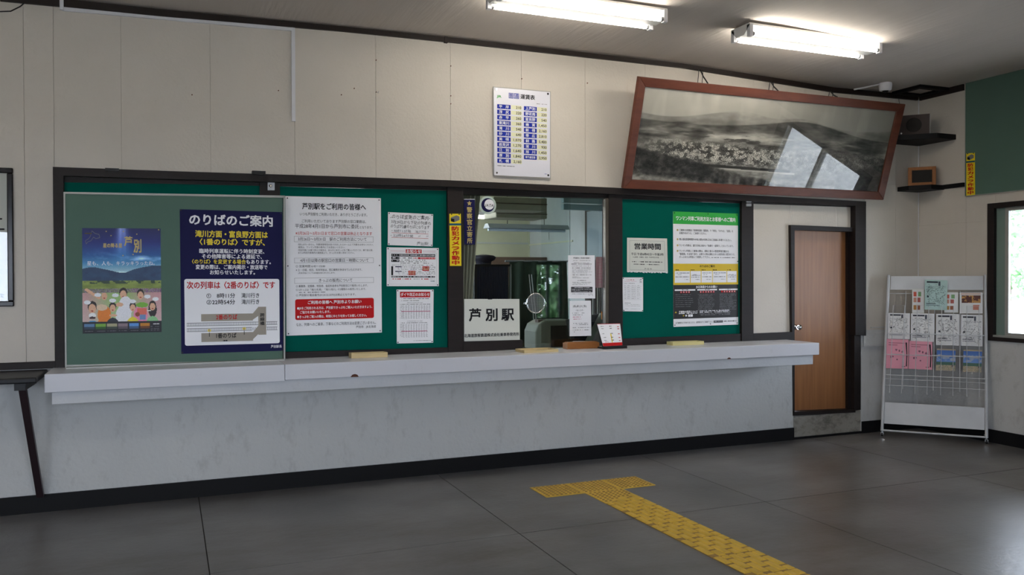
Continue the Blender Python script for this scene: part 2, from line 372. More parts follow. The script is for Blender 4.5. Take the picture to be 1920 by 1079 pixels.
# right wall with window openings
def wall_x(name, x0, x1, ylo, yhi, opens, zt, m, **kw):
    mb = MB(); ys = sorted(set([ylo, yhi]+[a for o in opens for a in o[:2]]))
    for a, b in zip(ys[:-1], ys[1:]):
        o = [o for o in opens if o[0] <= a and o[1] >= b]
        if o: mb.box(x0, x1, a, b, 0, o[0][2]).box(x0, x1, a, b, o[0][3], zt)
        else: mb.box(x0, x1, a, b, 0, zt)
    return obj(name, mb, m, kind='structure', **kw)
wr = wall_x('wall_right', XR+.012, XR+.16, YB-.16, D+.15, RIGHTWIN, 3.6, M_WALLBASE)
yb = [D, 5.75, 5.16, 4.57, 3.98, 3.39, 2.8, 2.2, 1.6, 1.0, .4, -.2, -.8, YB]
for a, b in zip(yb[:-1], yb[1:]):
    for z0, z1 in ((.12, 1.0), (1.0, 2.07), (2.0715, 3.45)):
        pcs = [(b, a, z0, z1)]
        for (o0, o1, oz0, oz1) in RIGHTWIN:
            new = []
            for (p0, p1, q0, q1) in pcs:
                if p1 <= o0 or p0 >= o1 or q1 <= oz0 or q0 >= oz1: new.append((p0, p1, q0, q1)); continue
                if p0 < o0: new.append((p0, o0, q0, q1))
                if p1 > o1: new.append((o1, p1, q0, q1))
                m0, m1 = max(p0, o0), min(p1, o1)
                if q0 < oz0: new.append((m0, m1, q0, oz0))
                if q1 > oz1: new.append((m0, m1, oz1, q1))
            pcs = new
        for p0, p1, q0, q1 in pcs:
            if p1-p0 > .02: obj('wall_panel', MB().box(XR, XR+.014, p0+.0008, p1-.0008, q0, q1), M_WALL if z0 > .9 else M_PLASTER, wr)
obj('baseboard_right', MB().box(XR-.018, XR, 1.9, D-.018, 0, .12), M_BLACK, kind='structure')
# rear and left walls (behind the camera)
def wall_y(name, y0, y1, xlo, xhi, opens, zt, m):
    mb = MB(); xs = sorted(set([xlo, xhi]+[a for o in opens for a in o[:2]]))
    for a, b in zip(xs[:-1], xs[1:]):
        o = [o for o in opens if o[0] <= a and o[1] >= b]
        if o: mb.box(a, b, y0, y1, 0, o[0][2]).box(a, b, y0, y1, o[0][3], zt)
        else: mb.box(a, b, y0, y1, 0, zt)
    return obj(name, mb, m, kind='structure')
wall_y('wall_front', YB-.15, YB, XL-.15, XR, BACKWIN, 3.6, mat('tan_wall', (150, 138, 120), .8))
obj('wall_left', MB().box(XL-.15, XL, YB, D+.15, 0, 3.6), M_WALL, kind='structure')
n = 2
def win_frame(n, kind, rng, y):
    a, b, z0, z1 = rng; mb = MB(); t = .045
    fr = lambda p, q, r, s_: (mb.box(p, q, y-.03, y+.03, r, s_) if kind == 'y' else mb.box(y-.03, y+.03, p, q, r, s_))
    fr(a, b, z0, z0+t); fr(a, b, z1-t, z1); fr(a, a+t, z0+t, z1-t); fr(b-t, b, z0+t, z1-t)
    m_ = (a+b)/2; fr(m_-t/2, m_+t/2, z0+t, z1-t)
    o = obj('window_%d' % n, mb, M_DWOOD, kind='structure')
    g = MB()
    (g.box(a+t, b-t, y-.003, y+.003, z0+t, z1-t) if kind == 'y' else g.box(y-.003, y+.003, a+t, b-t, z0+t, z1-t))
    obj('pane', g, M_GLASS, o)
for r in BACKWIN[:3]: win_frame(n, 'y', r, YB-.07); n += 1  # the three added fill windows, out of view
win_frame(n, 'y', BACKWIN[3], YB-.07); n += 1
win_frame(n, 'x', RIGHTWIN[1], XR+.08); n += 1

# the right-hand window that shows at the edge of the photograph
y0, y1, z0, z1 = RIGHTWIN[0]
wf = obj('window_%d' % n, MB().box(XR-.02, XR+.10, y1, y1+.07, z0-.05, z1+.05).box(XR-.02, XR+.10, y0-.07, y0, z0-.05, z1+.05)
         .box(XR-.02, XR+.10, y0, y1, z1, z1+.05).box(XR-.02, XR+.10, y0, y1, z0-.05, z0), M_DWOOD, kind='structure', bevel=.003); n += 1
def sash(ya, yc, x, nm='sash'):
    m_ = MB(); t = .035
    m_.box(x-.015, x+.015, ya, ya+t, z0, z1).box(x-.015, x+.015, yc-t, yc, z0, z1).box(x-.015, x+.015, ya+t, yc-t, z0, z0+.03).box(x-.015, x+.015, ya+t, yc-t, z1-.03, z1)
    s_ = obj(nm, m_, M_ALU, wf); obj('pane', MB().box(x-.002, x+.002, ya+t, yc-t, z0+.03, z1-.03), M_GLASS, s_)
sash(4.62, y1-.085, XR+.03); sash(y0, 4.66, XR+.065)
obj('fixed_side_panel', MB().box(XR+.015, XR+.03, y1-.085, y1, z0, z1), mat('frosted_grey_green', (120, 140, 132), .4), wf)
obj('sill', MB().box(XR-.03, XR+.05, y0, y1, z0-.012, z0+.006), M_ALU, wf)

# ================================================================== COUNTER WINDOW FRAME (dark wood)
YF = D-.035
w1 = empty('window_1', (2.8, D, .95), kind='structure')
ht = [(99, 313), (320, 321), (640, 331), (837, 338), (1150, 352), (1400, 366), (1624, 378)]
hb = [(99, 329), (320, 336), (640, 345), (837, 350), (1150, 364), (1400, 377), (1624, 387)]
obj('header', strip_y(ht, hb, YF, D+.12), M_DWOOD, w1)
hb2 = [(120, 342), (320, 345), (640, 352), (837, 357), (870, 364), (1150, 372), (1400, 382), (1604, 389)]
hb1 = [(120, 329), (320, 335), (640, 344), (837, 350), (870, 352), (1150, 363), (1400, 376), (1604, 386)]
obj('top_rail', strip_y(hb1, hb2, D+.02, D+.12), M_DWOOD, w1)
def member(nm, quad, yf=D-.005, yb=D+.12, m=M_DWOOD, bev=.002): return obj(nm, qy(quad, yf, yb), m, w1, bevel=bev)
member('jamb', [(99, 329), (119, 329), (122, 692), (103, 691)], YF)
member('stile', [(487, 338), (525, 340), (525, 690), (487, 690)], D+.005)
member('mullion', [(839, 350), (869, 352), (869, 661), (841, 668)], D-.005)
member('sash_stile', [(1142, 362), (1167, 364), (1168, 655), (1142, 656)], D-.005)
member('glass_edge_strip', [(1135, 372), (1142, 372), (1142, 652), (1135, 652)], D+.0, D+.04, mat('bronze_aluminium', (120, 112, 104), .25, metal=.8))
member('mullion', [(1391, 376), (1413, 377), (1413, 640), (1391, 641)], D-.008)
member('bottom_rail', [(120, 676), (487, 668), (487, 690), (120, 698)], D+.01)
member('bottom_rail', [(525, 661), (841, 652), (841, 668), (525, 682)], D+.0)
member('bottom_rail', [(1167, 636), (1391, 626), (1391, 644), (1167, 652)], D+.0)
member('bottom_rail', [(1413, 626), (1487, 623), (1487, 640), (1413, 642)], D-.008)
member('outer_jamb', [(1604, 386), (1624, 387), (1624, 630), (1604, 629)], YF)
member('outer_jamb', [(1602, 628), (1614, 629), (1614, 769), (1602, 771)], D-.01, D+.14)
for q in ([(119, 340), (487, 346), (487, 680), (119, 690)], [(525, 350), (839, 358), (841, 654), (525, 662)], [(1167, 374), (1391, 382), (1391, 628), (1167, 637)]):
    obj('felt_panel', qy(q, D+.025, D+.05), M_FELT, w1)
obj('infill_panel', MB().prism(*[[at_y(a, b, D+.03)+np.array((0, k, 0)) for a, b in ((1413, 380), (1482, 382), (1482, 627), (1413, 629))] for k in (0, .03)]), M_WALL, w1)
obj('infill_panel', qy([(1483.0, 382), (1567.6, 386), (1567.6, 430), (1483.0, 428)], D+.03, D+.06), M_WALL, w1)
obj('infill_panel', qy([(1568.4, 386), (1606, 389), (1606, 431), (1568.4, 430)], D+.03, D+.06), M_WALL, w1)
for q in ([(197, 315), (223, 316), (223, 321), (197, 320)], [(473, 320), (498, 321), (498, 328), (473, 327)]):
    obj('bracket', qy(q, YF-.02, D), M_BPLAS, w1)
lk = obj('lock_plate', qy([(502, 339), (515, 339), (515, 357), (502, 357)], D-.0, D+.01), M_STEEL, w1)
p = at_y(507, 349, D-.002); obj('bolt', MB().lathe(p, (0, -1, 0), [(0, .012), (.01, .012), (.02, .007)], 10), M_CHROME, lk)
for k in (0, 1): obj('lock_plate', qy([(1400, 375+7*k), (1409, 375+7*k), (1409, 380+7*k), (1400, 380+7*k)], D-.02, D), M_STEEL, w1)
# glass of the ticket window: a fixed pane and a sliding pane
obj('pane', qy([(869, 364), (1070, 369), (1070, 656), (869, 660)], D+.03, D+.035), M_GLASS, w1)
obj('pane', qy([(1015, 368), (1136, 372), (1136, 653), (1015, 656)], D+.055, D+.06), M_GLASS, w1)
obj('sign_rest', qy([(869, 641), (980, 638), (980, 655), (869, 661)], D-.01, D+.05), M_DWOOD, w1)

# door
CAS = [(1483, 423), (1606, 428), (1606, 435), (1490, 432)]
dr = obj('door_1', qy([(1489, 430), (1592, 433), (1592, 771), (1489, 775)], D+.075, D+.11), M_DOOR, kind='structure')
obj('door_header', qy([(1483, 422), (1604, 427), (1604, 435), (1483, 431)], D-.005, D+.12), M_DWOOD, dr)
obj('door_jamb', qy([(1483, 431), (1490, 431), (1490, 775), (1487, 776)], D-.005, D+.12), M_DWOOD, dr)
obj('door_jamb', qy([(1590, 434), (1604, 435), (1604, 771), (1590, 772)], D+.04, D+.14), M_DWOOD, dr)
obj('threshold', qy([(1487, 773), (1604, 768), (1604, 774), (1487, 780)], D-.005, D+.12), M_DWOOD, dr)
p = at_y(1494, 614, D+.06)
kn = obj('door_knob', MB().lathe(p+(0, .02, 0), (0, -1, 0), [(0, .026), (.006, .026), (.008, .01), (.035, .01), (.04, .024), (.06, .028), (.072, .02), (.075, .004)], 18), M_CHROME, dr)

# ================================================================== CEILING LIGHTS
def fixture(x0, x1, yc, zt, label):
    t = empty('fluorescent_light', ((x0+x1)/2, yc, zt), label=label, cat='light', group='twin tube ceiling lights in a row')
    prof = [(-.11, 0), (-.11, -.015), (-.045, -.075), (.045, -.075), (.11, -.015), (.11, 0)]
    obj('housing', MB().prism([(x0, yc+a, zt+b) for a, b in prof], [(x1, yc+a, zt+b) for a, b in prof]), mat('white_lamp_housing', (225, 225, 222), .4), t)
    for s_ in (-1, 1):
        yy, zz = yc+s_*.095, zt-.075
        tb = obj('fluorescent_tube', MB().tube([(x0+.045, yy, zz), (x1-.045, yy, zz)], .016, 14), M_TUBE, t)
        for xx, k in ((x0, 1), (x1, -1)):
            obj('lamp_socket', MB().box(min(xx, xx+k*.03), max(xx, xx+k*.03), yy-.018, yy+.018, zz-.022, zt-.01), M_WPLAS, t)
            obj('tube_cap', MB().tube([(xx+k*.03, yy, zz), (xx+k*.05, yy, zz)], .017, 12), M_STEEL, tb)
    return t
fixture(1.98, 3.26, 5.12, 3.437, 'glowing twin tube ceiling light above the fare table, nearer to the camera')
fixture(4.00, 5.30, 5.16, 3.437, 'glowing twin tube ceiling light above the tilted panorama photograph')
for x0, yc, lb in ((-2.3, 2.6, 'left'), (0.2, -1.0, 'right')):  # both out of view; left one added to lift left wall and ceiling
    fixture(x0, x0+1.28, yc, 3.437, 'twin tube ceiling light behind the front row, the %s one' % lb)

# ================================================================== COUNTER
ct = empty('counter', (2.35, 6.1, .78), label='long white laminate ticket counter ledge running along the wall', cat='counter')
ZT = .957; YC = 5.86; XS = at_y(534, 690, YC)[0]
x0 = -.706; x1 = 5.41
obj('counter_top', MB().box(x0, XS-.0015, YC-.004, D-.002, ZT-.115, ZT), M_LAM, ct, bevel=.004)
obj('counter_top', MB().box(XS+.0015, x1, YC, D-.002, ZT-.108, ZT), M_LAM, ct, bevel=.004)
obj('apron', MB().box(x0+.035, x1-.04, YC+.035, D-.002, ZT-.195, ZT-.10), M_APRON, ct, bevel=.003)
for px, py, r in ((665, 707, .027), (1367, 671.5, .018)):
    p = at_y(px, py, YC); n_ = 12
    obj('chip', MB().prism([(p[0]+r*math.cos(math.pi*k/n_)*(1+.15*math.sin(k*3)), YC-.0012, ZT-.108+r*.75*math.sin(math.pi*k/n_)) for k in range(n_+1)],
        [(p[0]+r*math.cos(math.pi*k/n_), YC+.002, ZT-.108+r*.75*math.sin(math.pi*k/n_)) for k in range(n_+1)]), mat('exposed_chipboard', (92, 58, 44), .9), ct, label='brown chipped spot')

# black side table at the left
st = empty('side_table', (-1.8, 6.0, .13), label='black wall-mounted table end with slanted leg left of the counter', cat='table')
obj('table_top', MB().box(-3.3, -.735, 5.76, D-.03, .915, .95), M_BPLAS, st, bevel=.008)
obj('bracket', MB().prism([(-.86, 5.80, .915), (-.86, D-.03, .915), (-.86, D-.03, .86), (-.86, 5.80, .87)], [(-.80, 5.80, .915), (-.80, D-.03, .915), (-.80, D-.03, .86), (-.80, 5.80, .87)]), M_BPLAS, st)
obj('leg', MB().obox((-.80, (5.83+6.24)/2, .50), (.021, 0, 0), (0, .02, .003), (0.02, .205, -.385)), mat('dark_maroon_metal', (44, 32, 36), .4), st, bevel=.002)

# ================================================================== SLIDING NOTICE BOARD (leans on the counter)
YBD = 6.215
nb = empty('notice_board', tuple(at_y(327, 690, YBD)), label='grey-green sliding notice board with thin aluminium frame at the left of the counter', cat='notice board')
obj('board', lift(qy([(122, 363), (530, 370), (530, 682), (124, 689)], YBD+.008, YBD+.03), ZT+.003), M_BOARD, nb)
for q in ([(119, 360), (534, 367), (534, 371), (119, 363.5)], [(122, 685), (534, 678), (534, 683), (122, 690)]):
    m_ = lift(qy(q, YBD, YBD+.035), ZT+.002)
    zs = [v[2] for v in m_.v]
    if max(zs)-min(zs) < .012 and max(zs) < 1.2: m_ = MB().box(min(v[0] for v in m_.v), max(v[0] for v in m_.v), YBD, YBD+.035, ZT+.002, ZT+.016)
    obj('frame_rail', m_, M_ALU, nb)
for q in ([(119, 360), (122, 360), (125, 690), (122, 690)], [(531.5, 367), (534.5, 367), (535, 683), (532, 683)]):
    obj('frame_stile', lift(qy(q, YBD-.002, YBD+.037), ZT+.002), M_ALU, nb)
obj('slide_rail', MB().box(at_y(124, 690, 6.16)[0], at_y(533, 690, 6.16)[0], 6.14, 6.20, ZT+.0005, ZT+.010), M_ALU, nb)
YP = YBD+.0075

# ---- painted images
def noise2(h, w, fx_, fy_, rng):
    g = rng.random((fy_+2, fx_+2)); Y = np.linspace(0, fy_, h); X = np.linspace(0, fx_, w)
    yi = Y.astype(int); xi = X.astype(int); ty = (Y-yi)[:, None]; tx = (X-xi)[None]
    ty = ty*ty*(3-2*ty); tx = tx*tx*(3-2*tx)
    a = g[yi][:, xi]; b = g[yi][:, xi+1]; c = g[yi+1][:, xi]; d = g[yi+1][:, xi+1]
    return a*(1-tx)*(1-ty)+b*tx*(1-ty)+c*(1-tx)*ty+d*tx*ty
def fbm(h, w, fx_, fy_, rng, o=4):
    s = 0; a = 1; t = 0
    for k in range(o):
        s = s+a*noise2(h, w, min(fx_*2**k, w-1), min(fy_*2**k, h-1), rng); t += a; a *= .55
    return s/t
def ell(img, cx, cy, rx, ry, col, rot=0):
    h, w, _ = img.shape; Y, X = np.mgrid[0:h, 0:w]; x = (X+.5)/w-cx; y = ((Y+.5)/h-cy)
    asp = h/w; c, s_ = math.cos(rot), math.sin(rot); xr = x*c+y*asp*s_; yr = -x*s_+y*asp*c
    img[(xr/rx)**2+(yr/(ry*asp))**2 < 1] = col
def rc(img, u0, v0, u1, v1, col):
    h, w, _ = img.shape; img[int(v0*h):max(int(v0*h)+1, int(v1*h)), int(u0*w):max(int(u0*w)+1, int(u1*w))] = col
def festival():
    h, w = 210, 156; r = RNG; img = np.zeros((h, w, 3)); V = np.linspace(0, 1, h)[:, None]; U = np.linspace(0, 1, w)[None]
    K = [(0, (16, 22, 92)), (.12, (18, 34, 122)), (.25, (22, 84, 158)), (.33, (70, 142, 196)), (.40, (150, 196, 216)), (.45, (190, 214, 216))]
    for c in range(3): img[..., c] = np.interp(V, [k[0] for k in K], [k[1][c] for k in K])*np.ones_like(U)
    cl = fbm(h, w, 4, 14, r); img += (np.clip(cl-.52, 0, 1)*4*np.exp(-((V-.34)/.09)**2))[..., None]*np.array((150, 130, 110))
    beam = np.exp(-((U-.5)/(.06+.16*V))**2)*np.clip(1-V/.34, 0, 1)*(.6+.5*noise2(h, w, 50, 1, r)); img += beam[..., None]*np.array((150, 165, 165))
    mt = .385+.03*np.sin(U*5.5+2.6)-.035*np.exp(-((U-.95)/.25)**2)+.02*np.sin(U*13)-.02*np.exp(-((U-.05)/.12)**2)
    mt = .40-.03*np.exp(-((U-.12)/.15)**2)+.025*np.exp(-((U-.5)/.12)**2)-.045*np.clip((U-.55)/.35, 0, 1)
    mk = (V > mt) & (V < .51); n1 = fbm(h, w, 10, 20, r)
    img[mk] = (np.array((24, 48, 84))+n1[..., None]*np.array((20, 36, 40))*np.ones((h, w, 1)))[mk]
    fk = (V >= .50)*np.ones_like(U) > 0; n2 = fbm(h, w, 8, 40, r)
    fcol = np.array((104, 120, 50))*(1-n2[..., None])+np.array((158, 176, 84))*n2[..., None]; img[fk] = fcol[fk]
    tk = ((V > .50) & (V < .53)) & (fbm(h, w, 20, 30, r) > .5); img[tk] = (48, 70, 50)
    tk = ((V > .575) & (V < .615)); sp = r.random((h, w)); img[tk & (sp > .45)] = (110, 100, 104); img[tk & (sp < .25)] = (160, 150, 160); img[tk & (U > .6) & (sp > .5)] = (130, 84, 128)
    lo = (V > .615)*np.ones_like(U) > 0; t = ((V-.615)/.28).clip(0, 1)[..., None]; a = np.exp(-((U-.45)/.3)**2)[..., None]
    bc = (np.array((206, 150, 160))*(1-a)+np.array((150, 190, 110))*a)*(1-t*.4)+np.array((230, 225, 220))*t*.4; img[lo] = (bc*np.ones((h, w, 1)))[lo]
    sk = (226, 178, 144); hr = (40, 28, 24)
    def person(cx, cy, s_, shirt, hair=hr, pants=None):
        ell(img, cx, cy+.115*s_*1.6, .085*s_, .085*s_, shirt); ell(img, cx, cy+.18*s_*1.4, .075*s_, .10*s_, shirt)
        if hair: ell(img, cx, cy-.008*s_, .045*s_, .042*s_, hair)
        ell(img, cx, cy+.008*s_, .036*s_, .036*s_, sk); ell(img, cx, cy+.026*s_, .012*s_, .005*s_, (170, 60, 50))
    # pointing man in orange
    for k in range(12): ell(img, .05+.014*k, .585+.007*k, .022, .013, sk)
    person(.27, .64, 1.0, (228, 130, 40), None); ell(img, .24, .755, .07, .03, (226, 200, 170))
    person(.51, .625, 1.15, (238, 238, 242)); ell(img, .54, .75, .09, .10, (236, 236, 242)); ell(img, .46, .73, .05, .02, sk)
    person(.73, .635, 1.05, (232, 140, 176)); ell(img, .75, .735, .08, .025, (120, 180, 60)); rc(img, .69, .77, .81, .83, (224, 110, 90)); rc(img, .72, .83, .80, .88, (110, 140, 190))
    person(.12, .755, 1.25, (64, 150, 204)); ell(img, .12, .83, .045, .025, (245, 245, 245)); ell(img, .12, .852, .04, .012, (60, 30, 30))
    person(.375, .755, 1.0, (40, 44, 56)); ell(img, .38, .832, .05, .012, sk)
    person(.63, .755, .95, (232, 216, 50)); ell(img, .69, .825, .03, .022, (150, 70, 40))
    ell(img, .885, .78, .055, .075, (36, 24, 24)); person(.885, .745, 1.0, (140, 200, 140)); ell(img, .84, .79, .03, .006, (230, 230, 220))
    for cx_, cy_ in ((.19, .635), (.41, .64), (.375, .69), (.06, .705), (.63, .70), (.82, .655), (.925, .68)): ell(img, cx_, cy_, .042, .019, (236, 240, 244))
    rc(img, 0, .895, 1, 1, (24, 24, 32))
    th = [((90, 130, 170), (40, 60, 80)), ((120, 170, 60), (40, 90, 30)), ((170, 165, 130), (60, 70, 60)), ((140, 120, 130), (90, 80, 90)), ((90, 150, 220), (60, 90, 130)), ((200, 130, 30), (110, 60, 20))]
    for i, (a, b) in enumerate(th):
        u = .025+.14*i; rc(img, u, .91, u+.125, .94, a); rc(img, u, .94, u+.125, .965, b)
    img = img*(1+(r.random((h, w, 1))-.5)*.08)
    return img
ps = wsheet('festival_poster', [(154, 428), (301, 429), (303, 623), (155, 626)], YP, M_PAPER, label='colourful poster of a starry sky above green fields and cheering people', cat='poster')
ps.picture(festival(), name='printed_picture')
ps.text('星の降る里', .26, .50, .165, .04, M_GOLD, .03); ps.text('芦', .53, .63, .125, .085, M_GOLD, .03); ps.text('別', .65, .745, .17, .12, M_GOLD, .03)
ps.text('星も、人も、キラッキラったね。', .06, .92, .335, .04, M_WHT, .01)
for k in range(8): ps.blur(.03, .12, .05, .008, M_YEL)
star = [(.12, .025), (.16, .05), (.21, .06), (.22, .09), (.17, .10), (.14, .085), (.11, .12), (.07, .13), (.05, .15), (.04, .12), (.08, .10), (.10, .08), (.12, .025)]
for a, b in zip(star[:-1], star[1:]):
    dx, dy = b[0]-a[0], b[1]-a[1]; l = math.hypot(dx, dy); nx, ny = -dy/l*.0025, dx/l*.0025
    ps.poly([(a[0]+nx, a[1]+ny), (b[0]+nx, b[1]+ny), (b[0]-nx, b[1]-ny), (a[0]-nx, a[1]-ny)], M_GINK, 2)
for u, v in ((.30, .03), (.52, .03), (.36, .07), (.69, .055), (.51, .26), (.64, .25)): ps.disc(u, v, .009, M_GOLD, 2, 6)
for i in range(6): ps.blur(.03+.14*i, .14+.14*i, .98, .008, M_GINK)
ps.blur(.89, .97, .92, .012, M_WHT)
for v in (.945, .965, .98): ps.blur(.86, .97, v, .008, M_GINK)
ps.pin(.975, .012, M_GOLD); ps.done()

# navy platform poster
ps = wsheet('platform_poster', [(337, 392.5), (529, 398), (531, 658), (340, 664)], YP, M_NAVY, label='navy blue platform guide poster with a white timetable panel', cat='poster')
def T(*a, **k): ps.text(*a, **k)
T('のりばのご案内', .09, .90, .070, .072, M_WHT, .028)
T('滝川方面・富良野方面は', .145, .85, .168, .044, M_YEL, .028); T('〈1番のりば〉ですが、', .185, .82, .223, .042, M_YEL, .028)
T('臨時列車運転に伴う時刻変更、', .18, .815, .287, .030, M_WHT, .02); T('その他障害等による遅延で、', .205, .79, .324, .030, M_WHT, .02)
T('〈のりば〉を変更する場合', .11, .63, .361, .030, M_YEL, .02); T('もあります。', .635, .88, .361, .030, M_WHT, .02)
T('変更の際は、ご案内掲示・放送等で', .145, .845, .399, .030, M_WHT, .02); T('お知らせいたします。', .28, .72, .436, .030, M_WHT, .02)
ps.rrect(.035, .482, .965, .945, .02, M_WHT, 1)
T('次の列車は〈2番のりば〉です', .06, .92, .526, .048, M_RED, .022)
T('①　8時11分', .245, .52, .60, .033, M_INK, .014); T('滝川行き', .585, .76, .60, .033, M_INK, .012)
T('②22時54分', .245, .52, .645, .033, M_INK, .014); T('滝川行き', .585, .76, .645, .033, M_INK, .012)
def pr(x0_, y0_, x1_, y1_): return (x0_-28)/690, (y0_-55)/965, (x1_-28)/690, (y1_-55)/965
ps.rect(*pr(160, 757, 508, 806), M_TAUPE, 2); ps.rect(*pr(160, 885, 508, 945), M_TAUPE, 2); ps.rect(*pr(545, 712, 600, 905), M_TAUPE, 2)
for q in ([(508, 757), (545, 714), (545, 775), (508, 800)], [(508, 885), (545, 842), (545, 900), (508, 935)]):
    ps.poly([((x-28)/690, (y-55)/965) for x, y in q], M_TAUPE, 2)
for y in (826, 863):
    for dy in (-10, 10): ps.rect(*pr(65, y+dy-1.5, 500 if y > 850 else 678, y+dy+1.5), M_GINK, 1.5); ps.rect(*pr(602, y+dy-1.5, 678, y+dy+1.5), M_GINK, 1.5)
    for k in range(68):
        x = 67+9*k
        if (x < 540 or x > 602) and x < 678: ps.rect(*pr(x, y-10, x+2.5, y+10), M_GINK, 1.5)
for x, y in ((213, 868), (448, 860)): ps.disc((x-28)/690, (y-55)/965, .016, M_YEL, 3); ps.rect(*pr(x-2, y+15, x+2, y+42), M_INK, 3); ps.rect(*pr(x-5, y-10, x+5, y+10), M_GOLD, 4)
T('2番のりば', .335, .54, .751, .034, M_RED, .02, 4); T('1番のりば', .335, .53, .881, .034, M_INK, .02, 4)
ps.vtext('跨線橋', .79, .042, .725, .815, M_INK, .02, 4)
ps.blur(.40, .46, .917, .012, M_INK, 3); T('芦別駅長', .875, .985, .968, .020, M_WHT, .012)
ps.pin(.01, .008); ps.pin(.985, .01); ps.pin(.99, .995); ps.pin(.01, .99); ps.done()

# ================================================================== PAPERS ON THE GREEN FELT
YG = D+.023
ps = wsheet('large_notice', [(535, 368), (714, 372), (716, 624), (537, 630)], YG, M_PAPER, label='large white notice with a red rounded box pinned on green felt', cat='notice')
T('芦別駅をご利用の皆様へ', .17, .835, .070, .043, M_INK, .02)
T('いつも芦別駅をご利用いただき、ありがとうございます。', .145, .85, .127, .022, M_INK, .002); T('ご利用いただいております芦別駅の窓口業務は、', .165, .835, .177, .022, M_INK, .002)
T('平成28年4月1日から芦別市に委託', .095, .76, .213, .030, M_INK, .008); T('となります。', .77, .905, .218, .020, M_INK, .002)
T('※3月26日～3月31日まで窓口の営業は休止となります', .10, .90, .265, .025, M_RED, .006)
for a, b in ((.286, .328), (.442, .480), (.587, .627)): ps.outline(.085, a, .915, b, M_GINK, .0025)
T('3月26日～3月31日　駅のご利用方法について', .125, .84, .307, .025, M_INK, .01)
for t_, v_, e_ in (('改札は行いません。列車発車時刻が近づきましたらホームにて列車をお待ちください。', .346, .915), ('運賃は、ワンマン列車の車内にてお支払いください。', .366, .61),
                   ('特急列車にお乗り換えの場合は、あらかじめきっぷをご購入いただくか、乗り換え駅、', .387, .91), ('または特急列車車内の乗務員より、きっぷをお買い求めください。', .406, .71)):
    T(t_, .125, e_, v_, .014, M_INK, .004)
T('4月1日以降の駅窓口の営業日・時間について', .145, .86, .461, .025, M_INK, .01)
T('○ 営業時間 6:45～15:00', .10, .40, .503, .017, M_INK, .006); T('※ 土・日曜、祝日、年末年始は、窓口業務を休ませていただきます。', .10, .79, .530, .016, M_INK, .004)
T('(年末年始については別途お知らせいたします)', .125, .50, .552, .011, M_INK, .003)
T('きっぷの販売について', .335, .685, .607, .025, M_INK, .008)
T('○ 乗車券、定期券、特急券、指定料金券を芦別駅窓口で販売いたします。', .10, .85, .647, .017, M_INK, .006); T('○ Sきっぷは「滝川-札幌」「滝川-旭川」の2種類のみ販売いたします。', .10, .83, .673, .016, M_INK, .004)
ps.blur(.13, .40, .692, .009, M_GINK); T('○ 芦別駅の電話番号(0124.22.2070)は廃止となります。', .10, .72, .712, .016, M_INK, .004)
ps.rrect(.09, .74, .915, .89, .02, M_RED, 1)
T('ご利用の皆様へ 芦別市よりお願い', .22, .78, .765, .024, M_WHT, .02); T('●JRをご利用される方は、芦別駅できっぷをご購入いただきますよう、', .11, .895, .806, .019, M_WHT, .016)
T('ご協力をお願いいたします。', .14, .45, .835, .019, M_WHT, .016); T('●きっぷをご購入の際は、時間にゆとりを持ってお越しください。', .11, .835, .868, .019, M_WHT, .016)
T('なお、列車へのご乗車、下車などのご利用方法は変更ございません。', .10, .935, .924, .022, M_INK, .006); T('芦別市　JR北海道', .72, .935, .953, .018, M_INK, .008)
ps.pins(e=.02, mid=True); ps.done()

ps = wsheet('handwritten_notice', [(727.5, 398), (812, 402), (811, 462.5), (727, 460)], YG, M_PAPER, label='handwritten notice with two red underlines at the top of the green felt', cat='notice')
for t_, a, b, v_, m_, h_ in (('-のりば変更のご案内-', .05, .93, .13, M_INK, .12), ('3月26日から下記の列車の', .07, .95, .29, M_INK, .10), ('のりばが2番のりばになります', .06, .92, .42, M_INK, .10),
                         ('・8時11分発　滝川行・', .08, .90, .56, M_GINK, .085), ('・22時54分発　〃　〃', .06, .90, .70, M_GINK, .085), ('芦別駅', .64, .90, .93, M_GINK, .10)):
    T(t_, a, b, v_, h_, m_, .006, hand=.12)
ps.rect(.08, .615, .90, .625, M_RED); ps.rect(.08, .755, .90, .765, M_RED); ps.pins(e=.025); ps.done()

ps = wsheet('service_notice', [(725, 464), (822.6, 465.6), (822.6, 537), (725, 537)], YG, M_PAPER, label='landscape notice with red heading and red table cells in the middle of the green felt', cat='notice')
ps.rect(.36, .045, .665, .145, M_RED, 1); T('お知らせ', .375, .65, .097, .085, M_WHT, .02)
for a, b in ((.07, .35), (.68, .94)): ps.rect(a, .075, b, .08, M_PINKI); ps.rect(a, .105, b, .11, M_PINKI)
ps.outline(.05, .14, .96, .95, M_GINK, .002)
ps.rect(.085, .165, .93, .23, M_INK); ps.blur(.10, .92, .198, .03, M_WHT); ps.rect(.085, .24, .24, .30, M_INK); ps.blur(.10, .23, .27, .03, M_WHT); ps.rect(.085, .315, .24, .375, M_INK); ps.blur(.10, .23, .345, .03, M_WHT, dens=.5)
ps.blur(.26, .48, .27, .035, M_INK, dens=.6); ps.blur(.50, .58, .27, .03, M_RED); ps.rect(.59, .245, .93, .295, M_RED); ps.blur(.60, .92, .27, .02, M_WHT)
for v_, e_ in ((.325, .74), (.365, .76), (.405, .93)): ps.blur(.26, e_, v_, .028, M_GINK, dens=.55)
ps.rect(.085, .485, .12, .72, M_INK); ps.rect(.16, .487, .28, .51, M_NAVY); ps.rect(.16, .607, .28, .63, M_NAVY)
for v_ in (.455, .50, .53, .565, .62, .655, .69): ps.blur(.20 if v_ not in (.455,) else .10, .93, v_, .022, M_GINK, dens=.5)
ps.rect(.68, .482, .81, .60, M_RED, 2); ps.rect(.41, .60, .545, .715, M_RED, 2)
